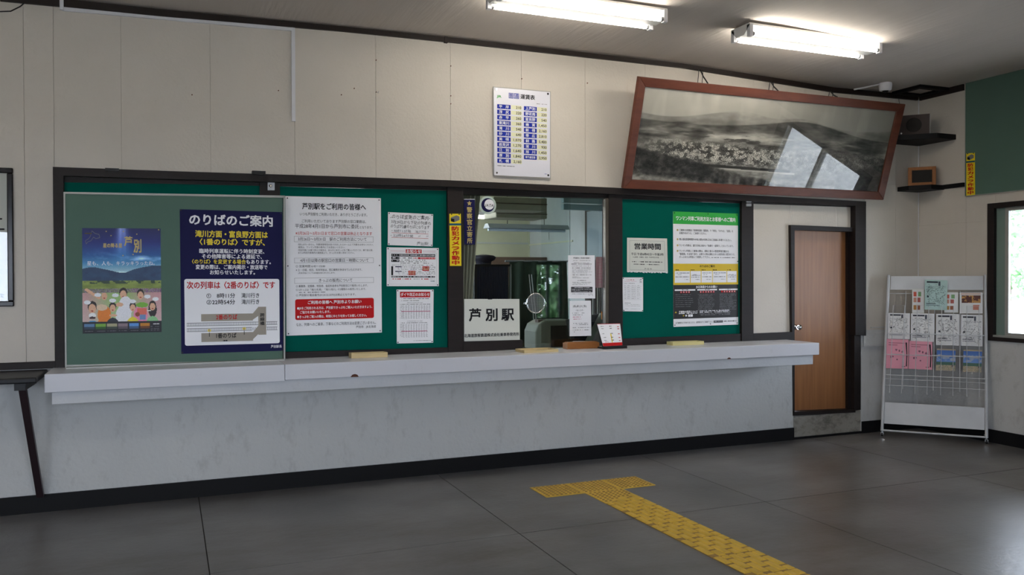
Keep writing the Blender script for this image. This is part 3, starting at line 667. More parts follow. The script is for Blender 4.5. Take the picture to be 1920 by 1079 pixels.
for v_ in (.51, .54, .57): ps.blur(.69, .80, v_, .02, M_PYEL, 3); ps.blur(.42, .535, v_+.12, .02, M_PYEL, 3)
ps.rect(.085, .735, .925, .775, M_INK); ps.blur(.09, .92, .755, .022, M_WHT); ps.blur(.11, .46, .815, .04, M_RED, dens=.7); ps.blur(.50, .62, .815, .02, M_INK); ps.blur(.66, .80, .815, .04, M_RED); ps.blur(.82, .92, .815, .015, M_GINK)
ps.blur(.84, .92, .87, .028, M_TEAL); ps.pins(e=.025); ps.done()

ps = wsheet('timetable_notice', [(743.5, 543.4), (813, 543.4), (812, 643), (744, 644.6)], YG, M_PAPER, label='portrait timetable change notice at the bottom of the green felt', cat='notice')
ps.rect(.09, .04, .905, .145, M_RED); T('ダイヤ改正のお知らせ', .11, .885, .093, .06, M_WHT, .02)
ps.blur(.11, .88, .17, .014, M_INK); ps.blur(.10, .60, .207, .014, M_INK)
for v0_, vr, ve, ue in ((.245, .405, .545, .91), (.59, .775, .89, .83)):
    ps.blur(.28, .70, v0_, .009, M_INK); ps.blur(.09, ue, v0_+.03, .013, M_INK)
    k = 0; v_ = v0_+.06
    while v_ < ve: ps.blur(.09, .16, v_, .010, M_INK, dens=.8); v_ += .028
    u_ = .17
    while u_ < ue:
        ps.rect(u_, v0_+.05, u_+.006, ve, M_GINK)
        v_ = v0_+.055
        while v_ < ve: ps.blur(u_+.008, u_+.04, v_, .008, M_GINK, dens=.8); v_ += .02
        u_ += .071
    ps.rect(.12, vr-.005, ue, vr+.006, M_PINKI, 3)
ps.blur(.45, .93, .955, .010, M_INK); ps.pins(e=.03); ps.done()

# security-camera stickers
def camsticker(quad_fn, label, name='camera_sticker', **kw):
    global ps
    ps = quad_fn(name, M_YEL, label=label, cat='sticker')
    ps.rect(0, .185, 1, .225, M_TEAL, 1)
    ps.poly([(.12, .075), (.62, .03), (.88, .055), (.88, .12), (.45, .16), (.12, .14)], M_GINK, 1); ps.poly([(.12, .09), (.42, .10), (.42, .165), (.12, .145)], M_INK, 2)
    ps.vtext('防犯カメラ作動中', .5, .62, .24, .985, M_RED, .035); ps.pin(.18, .012); ps.pin(.85, .012); ps.done()
camsticker(lambda nm, m, **k: wsheet(nm, [(842.5, 401), (864, 401), (865, 499), (843.5, 499)], D-.006, m, **k), 'yellow sticker with red characters on the dark post beside the ticket window')

# papers on the right felt
ps = wsheet('opening_hours_sign', [(1175.6, 446), (1250.6, 447.6), (1252, 511.5), (1175.6, 510)], YG, M_PAPERC, label='laminated sign of opening hours with a ragged lower edge on green felt', cat='sign')
ps.outline(.06, .08, .93, .94, M_GINK, .004); T('営業時間', .18, .83, .25, .17, M_INK, .02); T('平日 午前6時45分～午後3時', .10, .90, .475, .075, M_INK, .008)
T('※土曜日、日曜日、祝日、年末年始は休業', .14, .78, .565, .04, M_INK, .002); ps.blur(.12, .87, .70, .035, M_INK, dens=.75); ps.blur(.13, .80, .775, .035, M_INK, dens=.75); T('芦 別 市', .42, .60, .905, .04, M_INK, .006)
lam = MB(); rr = random.Random(3)
for k in range(14):
    u = k/14; lam.add([ps.P(u, .985, 1), ps.P(u+1/14, .985, 1), ps.P(u+1/14-.01, 1.0+rr.uniform(.0, .03), 1), ps.P(u+.012, 1.0+rr.uniform(.0, .03), 3)], [(0, 1, 2, 3)])
obj('laminate_edge', lam, mat('shiny_laminate', (225, 232, 235), .1), ps.o); ps.done()
ps = wsheet('small_notice', [(1167, 520.7), (1205.6, 520.7), (1205.6, 584.6), (1168, 584)], YG, M_PAPER, label='small white table notice at the lower left corner of the right green felt', cat='notice')
ps.blur(.20, .56, .07, .025, M_RED); ps.blur(.08, .70, .115, .012, M_PINKI); ps.vtext('芦別', .88, .10, .04, .16, M_INK, .01); ps.blur(.08, .60, .175, .015, M_INK)
for k in range(8):
    v_ = .24+.055*k; ps.rect(.07, v_+.025, .93, v_+.028, M_GINK)
    for a, b in ((.08, .16), (.22, .36), (.42, .64), (.70, .84)): ps.blur(a, b, v_, .014, M_GINK, dens=.8)
ps.blur(.08, .38, .755, .016, M_INK)
for v_ in (.80, .84, .93): ps.blur(.10, .85, v_, .011, M_GINK, dens=.7)
ps.pins(e=.035); ps.done()

ps = wsheet('train_guide_poster', [(1261.8, 396.7), (1383.5, 401), (1384, 609), (1262.6, 613.5)], YG, M_PAPER, label='tall train guide poster in green, white, yellow and black bands', cat='poster')
ps.rect(0, 0, 1, .107, M_LGRN); T('ワンマン列車ご利用方法とお客様へのご案内', .045, .955, .058, .036, M_WHT, .024)
for t_, a, b, v_ in (('ご乗車のお客様は「発車時刻表／運賃表」で「時刻」「のりば」「運賃」を', .09, .92, .160), ('お確かめのうえ、ご乗車ください。', .09, .50, .186),
                     ('無人駅(営業時間外の有人駅)の改札口はご自由にお通りください。', .09, .895, .240), ('ワンマン列車は、進行方向に向かい「後乗り・前降り」となっています。', .09, .925, .293),
                     ('ワンマン列車にご乗車の際は、運転士後ろの整理券発行機から', .09, .85, .341), ('「整理券」をお取り頂き、お降りの際は運転士または駅係員に提示のうえ、', .09, .95, .368), ('きっぷまたは現金にて精算して下さい。', .09, .56, .394)):
    T(t_, a, b, v_, .019, M_INK, .006)
ps.blur(.58, .95, .397, .010, M_GINK)
for v_ in (.160, .240, .293, .341): ps.disc(.065, v_, .013, M_GOLD)
ps.rect(0, .452, 1, .637, M_YELP); T('のりばのご案内', .40, .63, .474, .020, M_INK, .02)
bx = [(.02, .25), (.26, .415), (.425, .59), (.60, .815), (.825, .975)]
for a, b in bx:
    ps.rect(a, .517, b, .618, M_WHT, 2); ps.blur(a, a+.06, .507, .012, M_INK)
    for v_ in ((.533, .567) if b-a > .16 else (.555, .570)):
        ps.rect(a+.01, v_-.001, b-.01, v_+.001, M_GINK, 3); ps.blur(a+.01, b-.01, v_, .007, M_INK, 4, .6)
    ps.blur(a+.03, a+.10, .548, .006, M_GINK, 3); ps.blur(b-.09, b-.02, .59, .006, M_GINK, 3)
M_CHAR = mat('charcoal_print', (44, 44, 46), .4); ps.rect(0, .637, 1, .932, M_CHAR)
T('JR北海道からのお願い', .34, .665, .656, .022, M_WHT, .02)
for a, b, hd in ((.02, .33, 'お客様へ'), (.36, .665, '車内でのお願い'), (.695, .99, '駅でのお願い')):
    ps.rect(a, .675, b, .688, M_WHT, 2); ps.blur(a+.11, b-.11, .681, .009, M_INK, 3)
    n_ = 4 if a < .1 else 6; c0 = (a+b)/2-.02*(n_-1)
    for k in range(n_): ps.disc(c0+.04*k, .700, .015, M_RED, 2, 10); ps.blur(c0+.04*k-.007, c0+.04*k+.008, .700, .010, M_WHT, 3)
    nl = 7 if a < .1 else 13
    for k in range(nl): ps.blur(a+.01, b-.01-random.random()*.08, .722+k*.0115*(1.5 if a < .1 else 1), .006, M_GINK, 2, .8)
ps.poly([(.02, .88), (.035, .865), (.05, .88)], M_YELP, 2); T('不審物の発見について', .08, .365, .872, .018, M_WHT, .02); ps.blur(.08, .36, .886, .010, M_WHT)
ps.disc(.15, .905, .014, M_YELP, 2, 3); ps.disc(.19, .905, .013, M_WHT, 2); ps.rect(.22, .895, .29, .916, M_WHT, 2); ps.rect(.25, .898, .254, .914, M_CHAR, 3)
for v_, m_ in ((.868, M_WHT), (.880, M_WHT), (.893, M_GINK), (.904, M_GINK)): ps.blur(.395, .87, v_, .010, m_)
T('※不審物などがありましたら、最寄駅までご連絡下さい。', .03, .60, .967, .015, M_INK, .01); ps.rect(.61, .957, .755, .976, M_INK, 2); ps.blur(.62, .75, .966, .008, M_WHT, 3); ps.blur(.77, .98, .966, .013, M_INK)
for u, v in ((.02, .012), (.53, .012), (.98, .012), (.99, .43), (.02, .985), (.56, .985), (.98, .985)): ps.pin(u, v)
ps.done()

# ================================================================== FARE TABLE
ps = wsheet('fare_table', [(924.5, 162.6), (1032, 172), (1032, 335), (925, 330)], D-.016, mat('acrylic_board_white', (228, 228, 238), .25, vary=.01), th=.006, label='white fare table board with two columns of blue station names', cat='sign')
def fu(x): return (x-79)/582
def fv(x, y): return (y-(68+(x-79)*.086))/(895-(x-79)*.033)
ps.outline(0, 0, 1, 1, M_ALU, .012)
T('JR', fu(112), fu(158), .105, .032, M_LGRN, .02)
for i, ch in enumerate('普通'):
    a = fu(232+54*i); b = fu(280+54*i); ps.outline(a, fv(255, 133), b, fv(255, 187), M_BLUE, .008); T(ch, a+.012, b-.012, fv(255, 160), .045, M_BLUE, .015)
T('運賃表', fu(350), fu(496), fv(420, 175), .05, M_INK, .02); ps.blur(fu(510), fu(622), fv(560, 245), .008, M_INK, dens=.6)
Lf = [('平岸', '210'), ('茂尻', '220'), ('赤平', '260'), ('東滝川', '360'), ('滝川', '540'), ('砂川', '640'), ('美唄', '1,070'), ('岩見沢', '1,270'), ('江別', '1,640'), ('厚別', '1,840'), ('札幌', '2,160')]
Rf = [('上芦別', '210'), ('野花南', '220'), ('富良野', '540'), ('幾寅', '1,450'), ('新得', '2,160'), ('帯広', '2,810'), ('釧路', '5,400'), ('深川', '930'), ('旭川', '1,450'), ('新千歳空港', '2,950')]
for rows, xa, xb, xc, xd, ya in ((Lf, 116, 250, 255, 362, 271), (Rf, 384, 516, 520, 622, 291)):
    for k, (nm_, fa) in enumerate(rows):
        yc_ = ya+54.4*k; vc = fv((xa+xb)/2, yc_); hv = .0245
        ps.rrect(fu(xa), vc-hv, fu(xb), vc+hv, .008, M_BLUE, 1)
        if len(nm_) == 2:
            T(nm_[0], fu(xa+18), fu(xa+50), vc, .034, M_WHT, .015); T(nm_[1], fu(xb-50), fu(xb-18), vc, .034, M_WHT, .015)
        else: T(nm_, fu(xa+16), fu(xb-16), vc, .034 if len(nm_) == 3 else .026, M_WHT, .015)
        v2 = fv((xc+xd)/2, yc_+8); ps.rect(fu(xc), v2-hv*.95, fu(xd), v2+hv*.95, M_PYEL, 1)
        wd = {3: 54, 5: 80}[len(fa)]; T(fa, fu(xd-4-wd), fu(xd-6), v2, .036, M_INK, .012)
ps.blur(fu(118), fu(290), fv(200, 866), .008, M_INK); ps.blur(fu(598), fu(622), fv(610, 950), .010, M_BLUE)
for u, v, m_ in ((.05, .03, M_CHROME), (.95, .03, M_BPLAS), (.055, .965, M_CHROME), (.955, .965, M_BPLAS)): ps.pin(u, v, m_, .009)
for u, v in ((.05, .03), (.95, .03), (.055, .965), (.955, .965)):
    p = ps.P(u, v, 0); obj('spacer', MB().tube([p+(0, .016, 0), p+(0, .005, 0)], .006, 8), M_STEEL, ps.o)
ps.done()

# ================================================================== PAPERS AND FITTINGS OF THE TICKET WINDOW
YW = D+.024
ps = wsheet('station_name_sign', [(870, 561), (973.5, 561), (974.4, 639.7), (870, 643.8)], YW, M_PAPERC, th=.004, label='white station name sign in large black characters inside the ticket window', cat='sign')
for ch, a, b in (('芦', .09, .295), ('別', .385, .59), ('駅', .67, .89)): T(ch, a, b, .37, .27, M_INK, .03)
T('北海道旅客鉄道株式会社乗車券発売所', .0, .985, .835, .075, M_INK, .02)
ps.poly([(.42, -.005), (.50, -.005), (.50, .012), (.42, .012)], M_BPLAS, 2); ps.done()
ps = wsheet('police_sticker', [(869.5, 374.5), (890, 374.5), (890.7, 459), (870.6, 459)], YW, M_NAVY, label='narrow navy sticker with gold vertical characters at the upper left of the window', cat='sticker')
st5 = []
for k in range(10):
    a = -math.pi/2+k*math.pi/5; r = .23 if k % 2 == 0 else .11; st5.append((.5+r*math.cos(a), .085+r*math.sin(a)*ps.w/ps.h))
ps.poly(st5, M_GOLD, 2); ps.vtext('警察官立寄所', .5, .48, .16, .985, M_GOLD, .02); ps.rect(0, -.012, 1, .0, M_WHT, 1); ps.done()
# round travel-association sticker
pc = at_y(914.6, 385, YW); r_ = 16.9/F_PX*(pc@FF); n_ = 40
js = obj('round_sticker', MB().prism([(pc[0]+r_*1.0*math.cos(2*math.pi*k/n_), YW-.001, pc[2]+r_*math.sin(2*math.pi*k/n_)) for k in range(n_)], [(pc[0]+r_*math.cos(2*math.pi*k/n_), YW, pc[2]+r_*math.sin(2*math.pi*k/n_)) for k in range(n_)]),
         mat('pale_green_vinyl', (190, 205, 196), .4), label='round pale sticker with a blue crescent and JATA on the window glass', cat='sticker')
def ring_poly(c, ro, ri, off, y, a0=0, a1=2*math.pi, n=40):
    v = [(c[0]+ro*math.cos(a0+(a1-a0)*k/n), y, c[2]+ro*math.sin(a0+(a1-a0)*k/n)) for k in range(n+1)]
    v += [(c[0]+off[0]+ri*math.cos(a0+(a1-a0)*k/n), y, c[2]+off[1]+ri*math.sin(a0+(a1-a0)*k/n)) for k in range(n+1)]
    return MB().add(v, [(k, k+1, n+2+k, n+1+k) for k in range(n)])
obj('white_disc', ring_poly(pc, r_*.78, 0, (0, 0), YW-.0013), M_WHT, js); obj('crescent', ring_poly(pc, r_*.78, r_*.58, (r_*.17, r_*.08), YW-.0017), M_NAVY, js)
v, f = glyphs('JATA', .008); a, b = v[:, 0].min(), v[:, 0].max()
obj('lettering', MB().add([(pc[0]+r_*(-.35+1.05*(x-a)/(b-a))+r_*.15*(y_-.35), YW-.0022, pc[2]+r_*(-.17+.42*y_)) for x, y_, z_ in v], f), M_INK, js)
ps = wsheet('window_notice', [(1065, 479), (1115, 479), (1116, 560), (1065.5, 560)], YW, M_PAPER, label='white printed notice with a dark box taped to the ticket glass, upper of two', cat='notice')
T('芦別駅をご利用の皆様へ', .19, .83, .065, .032, M_INK, .012)
for v_, a, b, h_ in ((.125, .17, .83, .014), (.175, .2, .8, .014), (.205, .12, .88, .020), (.25, .14, .86, .014), (.295, .15, .85, .018), (.335, .15, .85, .011), (.36, .15, .72, .011), (.385, .15, .9, .011), (.41, .15, .7, .011), (.455, .16, .86, .018), (.50, .15, .4, .013), (.525, .15, .78, .013), (.585, .34, .68, .018), (.625, .15, .85, .013), (.65, .15, .82, .013), (.68, .15, .7, .013), (.895, .12, .9, .015), (.925, .72, .92, .014)):
    ps.blur(a, b, v_, h_, M_INK if h_ > .016 else M_GINK)
ps.rrect(.10, .73, .90, .86, .02, mat('dark_grey_ink', (66, 66, 70), .5), 1); ps.blur(.22, .78, .752, .016, M_WHT, 3); ps.blur(.12, .88, .79, .012, M_WHT, 3); ps.blur(.14, .45, .812, .012, M_WHT, 3); ps.blur(.12, .83, .843, .012, M_WHT, 3)
ps.done()
ps = wsheet('handwritten_window_note', [(1068, 564.7), (1107.8, 564), (1108.6, 630), (1068, 631)], YW, M_PAPER, label='white handwritten note taped to the ticket glass, lower of two', cat='notice')
T('列車の乗り方のご案内', .15, .78, .16, .06, M_INK, .006, hand=.15); T('- おしらせ -', .27, .66, .27, .05, M_INK, .004, hand=.15)
for v_, a, b, m_ in ((.35, .12, .7, M_GINK), (.40, .15, .6, M_GINK), (.46, .15, .5, M_PINKI), (.52, .15, .55, M_PINKI), (.64, .15, .9, M_GINK), (.68, .3, .85, M_GINK), (.76, .1, .95, M_GINK), (.83, .15, .9, M_GINK), (.88, .15, .3, M_GINK)): ps.blur(a, b, v_, .025, m_, dens=.65)
ps.done()
ps = wsheet('pink_window_slip', [(1117, 482), (1130, 482), (1130, 540), (1117, 540)], D+.063, mat('pale_pink_paper', (176, 130, 136), .6), label='narrow pink slip behind the glass beside the printed notice', cat='paper')
for k in range(9): ps.blur(.2, .85, .1+.09*k, .02, M_PINKI)
ps.done()
# speaking hole
pc = at_y(1004.6, 569, D+.015); r_ = 18.2/F_PX*(pc@FF)
sh = obj('speaking_grille', MB().tube([pc+np.array((r_*math.cos(2*math.pi*k/36), 0, r_*math.sin(2*math.pi*k/36))) for k in range(37)], .0065, 8, caps=False), M_CHROME, label='round chrome speaking hole in the ticket glass', cat='grille')
gm = MB()
for k in range(-7, 8):
    t_ = k/8*r_; h_ = math.sqrt(max(r_*r_-t_*t_, 0)); gm.tube([pc+(t_, 0.003, -h_), pc+(t_, .003, h_)], .0010, 4); gm.tube([pc+(-h_, 0.004, t_), pc+(h_, .004, t_)], .0010, 4)
obj('wire_mesh', gm, M_STEEL, sh, kind='stuff'); obj('disc', MB().lathe(pc+(0, .006, 0), (0, 1, 0), [(0, r_), (.002, r_)], 30), M_GLASS, sh)
for sx in (-1, 1): obj('clip', MB().box(pc[0]+sx*r_*1.04-.007, pc[0]+sx*r_*1.04+.007, pc[1]-.012, pc[1]+.006, pc[2]-.008, pc[2]+.008), M_CHROME, sh)

# ================================================================== THINGS ON THE COUNTER
def tray(pxa, pxb, yf, yb_, hgt, label, name='coin_tray', m=M_LWOOD):
    a = at_y(pxa, 655, yf)[0]; b = at_y(pxb, 655, yf)[0]; t = .012
    z = ZT+.0005; o = empty(name, ((a+b)/2, (yf+yb_)/2, z), label=label, cat='tray')
    obj('tray_base', MB().box(a, b, yf, yb_, z, z+.006), m, o)
    for bx_ in ((a, b, yf, yf+t), (a, b, yb_-t, yb_), (a, a+t, yf+t, yb_-t), (b-t, b, yf+t, yb_-t)): obj('tray_rim', MB().box(*bx_, z+.006, z+hgt), m, o)
tray(659, 727, 6.10, 6.20, .036, 'pale wooden tray on the counter below the large notice')
tray(983, 1047, 5.98, 6.16, .022, 'flat pale wooden tray on the counter under the speaking hole')
tray(1262, 1320, 6.12, 6.22, .03, 'pale yellowish tray on the counter below the train guide poster', m=mat('yellowish_acrylic', (206, 196, 140), .3))
a = at_y(1064, 650, 6.16)[0]; b = at_y(1124, 650, 6.16)[0]
cb = obj('wooden_box', MB().box(a, b, 6.16, 6.25, ZT+.0005, ZT+.05), M_OWOOD, label='low orange-brown wooden box on the counter beside the leaflet stand', cat='box', bevel=.002)
obj('lid', MB().box(a+.012, b-.012, 6.17, 6.24, ZT+.05, ZT+.056), M_OWOOD, cb)
ls = empty('leaflet_stand', at_y(1148, 650, 6.12)*np.array((1, 1, 0))+np.array((0, 0, ZT)), label='small black tilted stand holding a red-edged leaflet on the counter', cat='stand')
A = [at_y(1119.5, 608, 6.17), at_y(1162.5, 607, 6.17), at_y(1167, 648, 6.08), at_y(1131, 650, 6.08)]
nn = np.cross(A[1]-A[0], A[3]-A[0]); nn /= np.linalg.norm(nn); nn = nn if nn[1] < 0 else -nn
obj('back_plate', MB().prism([p-nn*.008 for p in A], [p-nn*.016 for p in A]), M_BPLAS, ls)
b0 = np.array((A[3][0], 6.03, ZT+.0005)); obj('base', MB().box(A[3][0]-.01, A[2][0]+.025, 6.05, 6.17, ZT+.0005, ZT+.012), M_BPLAS, ls)
obj('front_lip', MB().box(A[3][0]-.01, A[2][0]+.025, 6.045, 6.055, ZT+.0005, ZT+.022), M_BPLAS, ls)
ps = Sheet('leaflet', A, nn, M_PAPER, label='red-edged white leaflet resting in the small counter stand', cat='leaflet')
ps.rect(0, .86, 1, 1, M_RED); ps.rect(0, 0, 1, .02, M_RED)
for v_ in (.12, .22, .45, .62, .75): ps.blur(.12, .25, v_, .04, M_GINK); ps.blur(.5, .60, v_, .05, M_INK); ps.blur(.85, .93, v_+.03, .05, M_RED)
ps.rect(.48, .45, .53, .85, M_YEL); ps.blur(.1, .4, .82, .05, M_PINKI); ps.done()

# ================================================================== WALL PICTURES AND CABLES
# tilted panorama photograph
YT, YBm = 5.985, 6.25
pcn = [at_y(1195, 139, YT), at_y(1691, 198, YT), at_y(1655, 374, YBm), at_y(1166, 353, YBm)]
x0 = (pcn[0][0]+pcn[3][0])/2; x1 = (pcn[1][0]+pcn[2][0])/2
for k, x in ((0, x0), (1, x1), (2, x1), (3, x0)): pcn[k][0] = x
pz = (pcn[2][2]+pcn[3][2])/2; pcn[2][2] = pcn[3][2] = pz; pz = (pcn[0][2]+pcn[1][2])/2; pcn[0][2] = pcn[1][2] = pz
pn = np.cross(pcn[1]-pcn[0], pcn[3]-pcn[0]); pn /= np.linalg.norm(pn); pn = pn if pn[1] < 0 else -pn
pf = empty('panorama_picture', (pcn[2]+pcn[3])/2, label='wide tilted black-and-white valley photograph in a red-brown wooden frame', cat='picture')
def PP(u, v, off=0): return pcn[0]*(1-u)*(1-v)+pcn[1]*u*(1-v)+pcn[2]*u*v+pcn[3]*(1-u)*v+pn*off
fw = .078; wU = fw/np.linalg.norm(pcn[1]-pcn[0]); wV = fw/np.linalg.norm(pcn[3]-pcn[0])
for q in ([(0, 0), (1, 0), (1-wU, wV), (wU, wV)], [(0, 1), (wU, 1-wV), (1-wU, 1-wV), (1, 1)], [(0, 0), (wU, wV), (wU, 1-wV), (0, 1)], [(1, 0), (1, 1), (1-wU, 1-wV), (1-wU, wV)]):
    fr = [PP(u, v, .02 if (wU*.5 < u < 1-wU*.5) else .03) for u, v in q]; bk = [PP(u, v, -.012) for u, v in q]
    obj('frame_rail', MB().prism(fr, bk), M_MAHO, pf, bevel=.004)
def panorama():
    h, w = 180, 560; r = np.random.default_rng(11); V = np.linspace(0, 1, h)[:, None]*np.ones((1, w)); U = np.linspace(0, 1, w)[None]*np.ones((h, 1))
    n1 = fbm(h, w, 12, 6, r, 5); n2 = fbm(h, w, 70, 34, r, 3); n3 = fbm(h, w, 14, 26, r, 4); sp = r.random((h, w)); sk_ = fbm(h, w, 60, 3, r, 2)
    g = 172-30*U+14*(fbm(h, w, 5, 5, r)-.5)-14*V
    def layer(top, val, soft=.02):
        nonlocal g
        a = np.clip((V-top)/soft, 0, 1); g = g*(1-a)+val*a
    layer(.27-.10*np.exp(-((U-.40)/.13)**2)-.05*np.exp(-((U-.60)/.09)**2)+.02*np.sin(U*17), 134+70*(n1-.5)-90*(V-.3)+26*(n3-.5), .012)
    layer(.33+.02*np.sin(U*9)-.09*np.exp(-((U-.64)/.16)**2)+.08*np.clip(U-.8, 0, 1)*3, 88+110*(n1-.5)+60*(n3-.5), .012)
    layer(.40+.03*np.sin(U*21+1)-.05*np.exp(-((U-.15)/.12)**2)+.12*np.clip(U-.5, 0, 1), 104+150*(n3-.5)+50*(n1-.5), .03)
    fld = np.exp(-((U-.40)/.16)**2-((V-.47)/.05)**2); g = g+fld*60*(n3 > .47)
    layer(.50+.08*U, 118+110*(n3-.5)+46*(n2-.5)-26*np.clip(U-.55, 0, 1)*2, .02)
    town = np.exp(-((U-.33)/.26)**4-((V-.635-.06*U)/.105)**4); t_ = 108+80*(n2-.5)+((sp > .62) & (n2 > .46))*95-((sp < .5) & (n2 < .5))*44; g = g*(1-town)+t_*town
    t2 = np.exp(-((U-.80)/.22)**4-((V-.68)/.13)**4)*.8; g = g*(1-t2)+(92+90*(n2-.5)+(sp > .85)*50-(sp < .3)*26)*t2
    k = np.abs(V-(.775+.05*U)) < .012+.008*n1; g = np.where(k & (U < .6) & (U > .2), 52, g); k = np.abs(V-(.80+.05*U)) < .010; g = np.where(k & (U < .62) & (U > .25), 168, g)
    layer(.63+.55*U+.05*(n1-.5), 70+70*(n2-.5)+40*(n1-.5)+40*(sk_-.5)+(sp > .9)*22, .03)
    layer(.92+.16*U-.05*n1, 150+90*(n2-.5)-60*U, .05)
    b_ = np.clip((V-.80)/.2, 0, 1)*np.exp(-((U-.42)/.22)**2); g = g+b_*110*(sk_-.42)
    k = np.clip((V-(.62+.9*(1-U)))/.05, 0, 1)*(U > .8); g = g*(1-k)+(58+70*(n2-.5))*k
    g = g+18*np.clip(fbm(h, w, 30, 2, r, 2)-.5, 0, 1)*2+6
    g = 112+(g-112)*1.3; return np.clip(g, 16, 240)[..., None]*np.array((1.0, .985, .93))
ph = Sheet('photograph', [PP(wU*.8, wV*.8), PP(1-wU*.8, wV*.8), PP(1-wU*.8, 1-wV*.8), PP(wU*.8, 1-wV*.8)], pn, M_PAPER, parent=pf)
ORG[ph.o.name] = ORG[pf.name]; ph.picture(panorama(), name='photograph_print', m=M_PHOTO)
ph.blur(.955, .995, .985, .012, M_WHT); ph.done()
obj('glass', MB().prism([PP(u, v, .014) for u, v in ((wU*.8, wV*.8), (1-wU*.8, wV*.8), (1-wU*.8, 1-wV*.8), (wU*.8, 1-wV*.8))], [PP(u, v, .011) for u, v in ((wU*.8, wV*.8), (1-wU*.8, wV*.8), (1-wU*.8, 1-wV*.8), (wU*.8, 1-wV*.8))]), M_GLASSP, pf)
for px, py in ((1313, 131), (1446, 154), (1558, 172)):
    a = at_y(px, py, D-.03); xb_ = at_y(px, py+18, YT)[0]; b = PP((xb_-x0)/(x1-x0), 0, -.015)
    for dx in (-.015, .03):
        obj('hanging_wire', MB().tube([a+(dx, 0, 0), b+(dx, 0, 0)], .003, 6), M_BPLAS, pf)
    c = PP((xb_-x0)/(x1-x0)+.03, 0, -.015); obj('chain', MB().tube([a, a*.6+c*.4+(0, 0, -.012), c], .006, 6), M_BPLAS, pf)

# framed calligraphy, cut by the left edge
cp = empty('calligraphy_picture', at_y(-60, 575, D-.02), label='black framed white calligraphy cut off by the left edge of the photo', cat='picture')
xr_ = at_y(25, 450, D-.03)[0]; zt_ = at_y(22, 315, D-.03)[2]; zb_ = at_y(26, 575, D-.03)[2]; xl_ = xr_-1.5
for bx_ in ((xl_, xr_, zt_-.035, zt_), (xl_, xr_, zb_, zb_+.035), (xr_-.035, xr_, zb_+.035, zt_-.035), (xl_, xl_+.035, zb_+.035, zt_-.035)):
    obj('frame_rail', MB().box(bx_[0], bx_[1], D-.03, D-.002, bx_[2], bx_[3]), mat('black_lacquer', (20, 16, 18), .2), cp, bevel=.006)
ps = Sheet('mount', [(xl_+.035, D-.008, zt_-.035), (xr_-.035, D-.008, zt_-.035), (xr_-.035, D-.008, zb_+.035), (xl_+.035, D-.008, zb_+.035)], (0, -1, 0), M_PAPERC, parent=cp)
ORG[ps.o.name] = ORG[cp.name]
T('三', .84, 1.0-.015, .40, .10, M_INK, .02, hand=.1); T('の会', .90, .985, .955, .035, M_INK, .01); ps.done()
obj('glass', MB().box(xl_+.03, xr_-.03, D-.016, D-.014, zb_+.03, zt_-.03), M_GLASSP, cp)

# white cable raceway
rw = empty('cable_raceway', at_y(550, 228), label='white cable raceway running under the cornice and dropping down the wall', cat='cable duct')
a, b, c = at_y(117, 17.5), at_y(549, 56), at_y(551, 228)
obj('raceway', MB().prism([(a[0], D-.016, a[2]-.012), (b[0], D-.016, b[2]-.012), (b[0], D-.016, b[2]+.012), (a[0], D-.016, a[2]+.012)], [(a[0], D, a[2]-.012), (b[0], D, b[2]-.012), (b[0], D, b[2]+.012), (a[0], D, a[2]+.012)]), M_WPLAS, rw)
obj('raceway', MB().box(b[0]-.012, b[0]+.014, D-.017, D, c[2], b[2]+.012), M_WPLAS, rw)
obj('raceway', MB().box(a[0]-.012, a[0]+.010, D-.04, D-.015, a[2]-.012, a[2]+.08), M_WPLAS, rw)
cb_ = [at_y(-40, 12, D-.01), at_y(-10, 22, D-.01), at_y(20, 21, D-.01), at_y(38, 12, D-.01), at_y(50, 2, D-.01)]
obj('loose_cable', MB().tube(cb_, .004, 6), M_BPLAS, label='black cable looping below the cornice at the top left corner', cat='cable')

# ================================================================== RIGHT-HAND CORNER
# green board on the right wall
yA = 5.74; zlo = 2.325; ztop = 3.41
bd = obj('wall_board', MB().box(XR-.022, XR-.002, 3.5, yA, zlo, ztop), M_BOARD, label='dark green-grey wall board high on the right wall above the window', cat='notice board')
obj('frame_rail', MB().box(XR-.024, XR-.001, 3.5, yA+.004, zlo-.006, zlo), M_ALU, bd); obj('frame_rail', MB().box(XR-.024, XR-.001, yA, yA+.004, zlo, ztop), M_ALU, bd)
cq = [at_x(1812, 288, XR-.022), at_x(1828, 286.5, XR-.022), at_x(1828.5, 365.5, XR-.022), at_x(1812, 367.5, XR-.022)]
camsticker(lambda nm, m, **k: Sheet(nm, cq, (-1, 0, 0), m, **k), 'yellow sticker with red characters on the green board of the right wall')
EV = np.array((.671, -.741, 0)); BV = np.array((.741, .671, 0)); ZV = np.array((0, 0, 1.0))
def shelf(z0_, z1_, pts, label):
    return obj('corner_shelf', MB().prism([(x, y, z1_) for x, y in pts], [(x, y, z0_) for x, y in pts]), M_BLACK, label=label, cat='shelf', group='corner shelves', bevel=.003)
shelf(2.885, 2.935, [(XR, D), (6.60, D), (6.60, 6.10), (6.86, 5.86), (XR, 5.86)], 'black corner shelf holding the dark speaker, the upper one')
s2 = shelf(2.41, 2.455, [(XR, D), (6.82, D), (6.82, 6.16), (6.93, 5.99), (XR, 5.99)], 'black corner shelf holding the wooden speaker, the lower one')
obj('ledge', MB().box(XR-.03, XR, 5.76, 5.99, 2.415, 2.455), M_BLACK, s2)
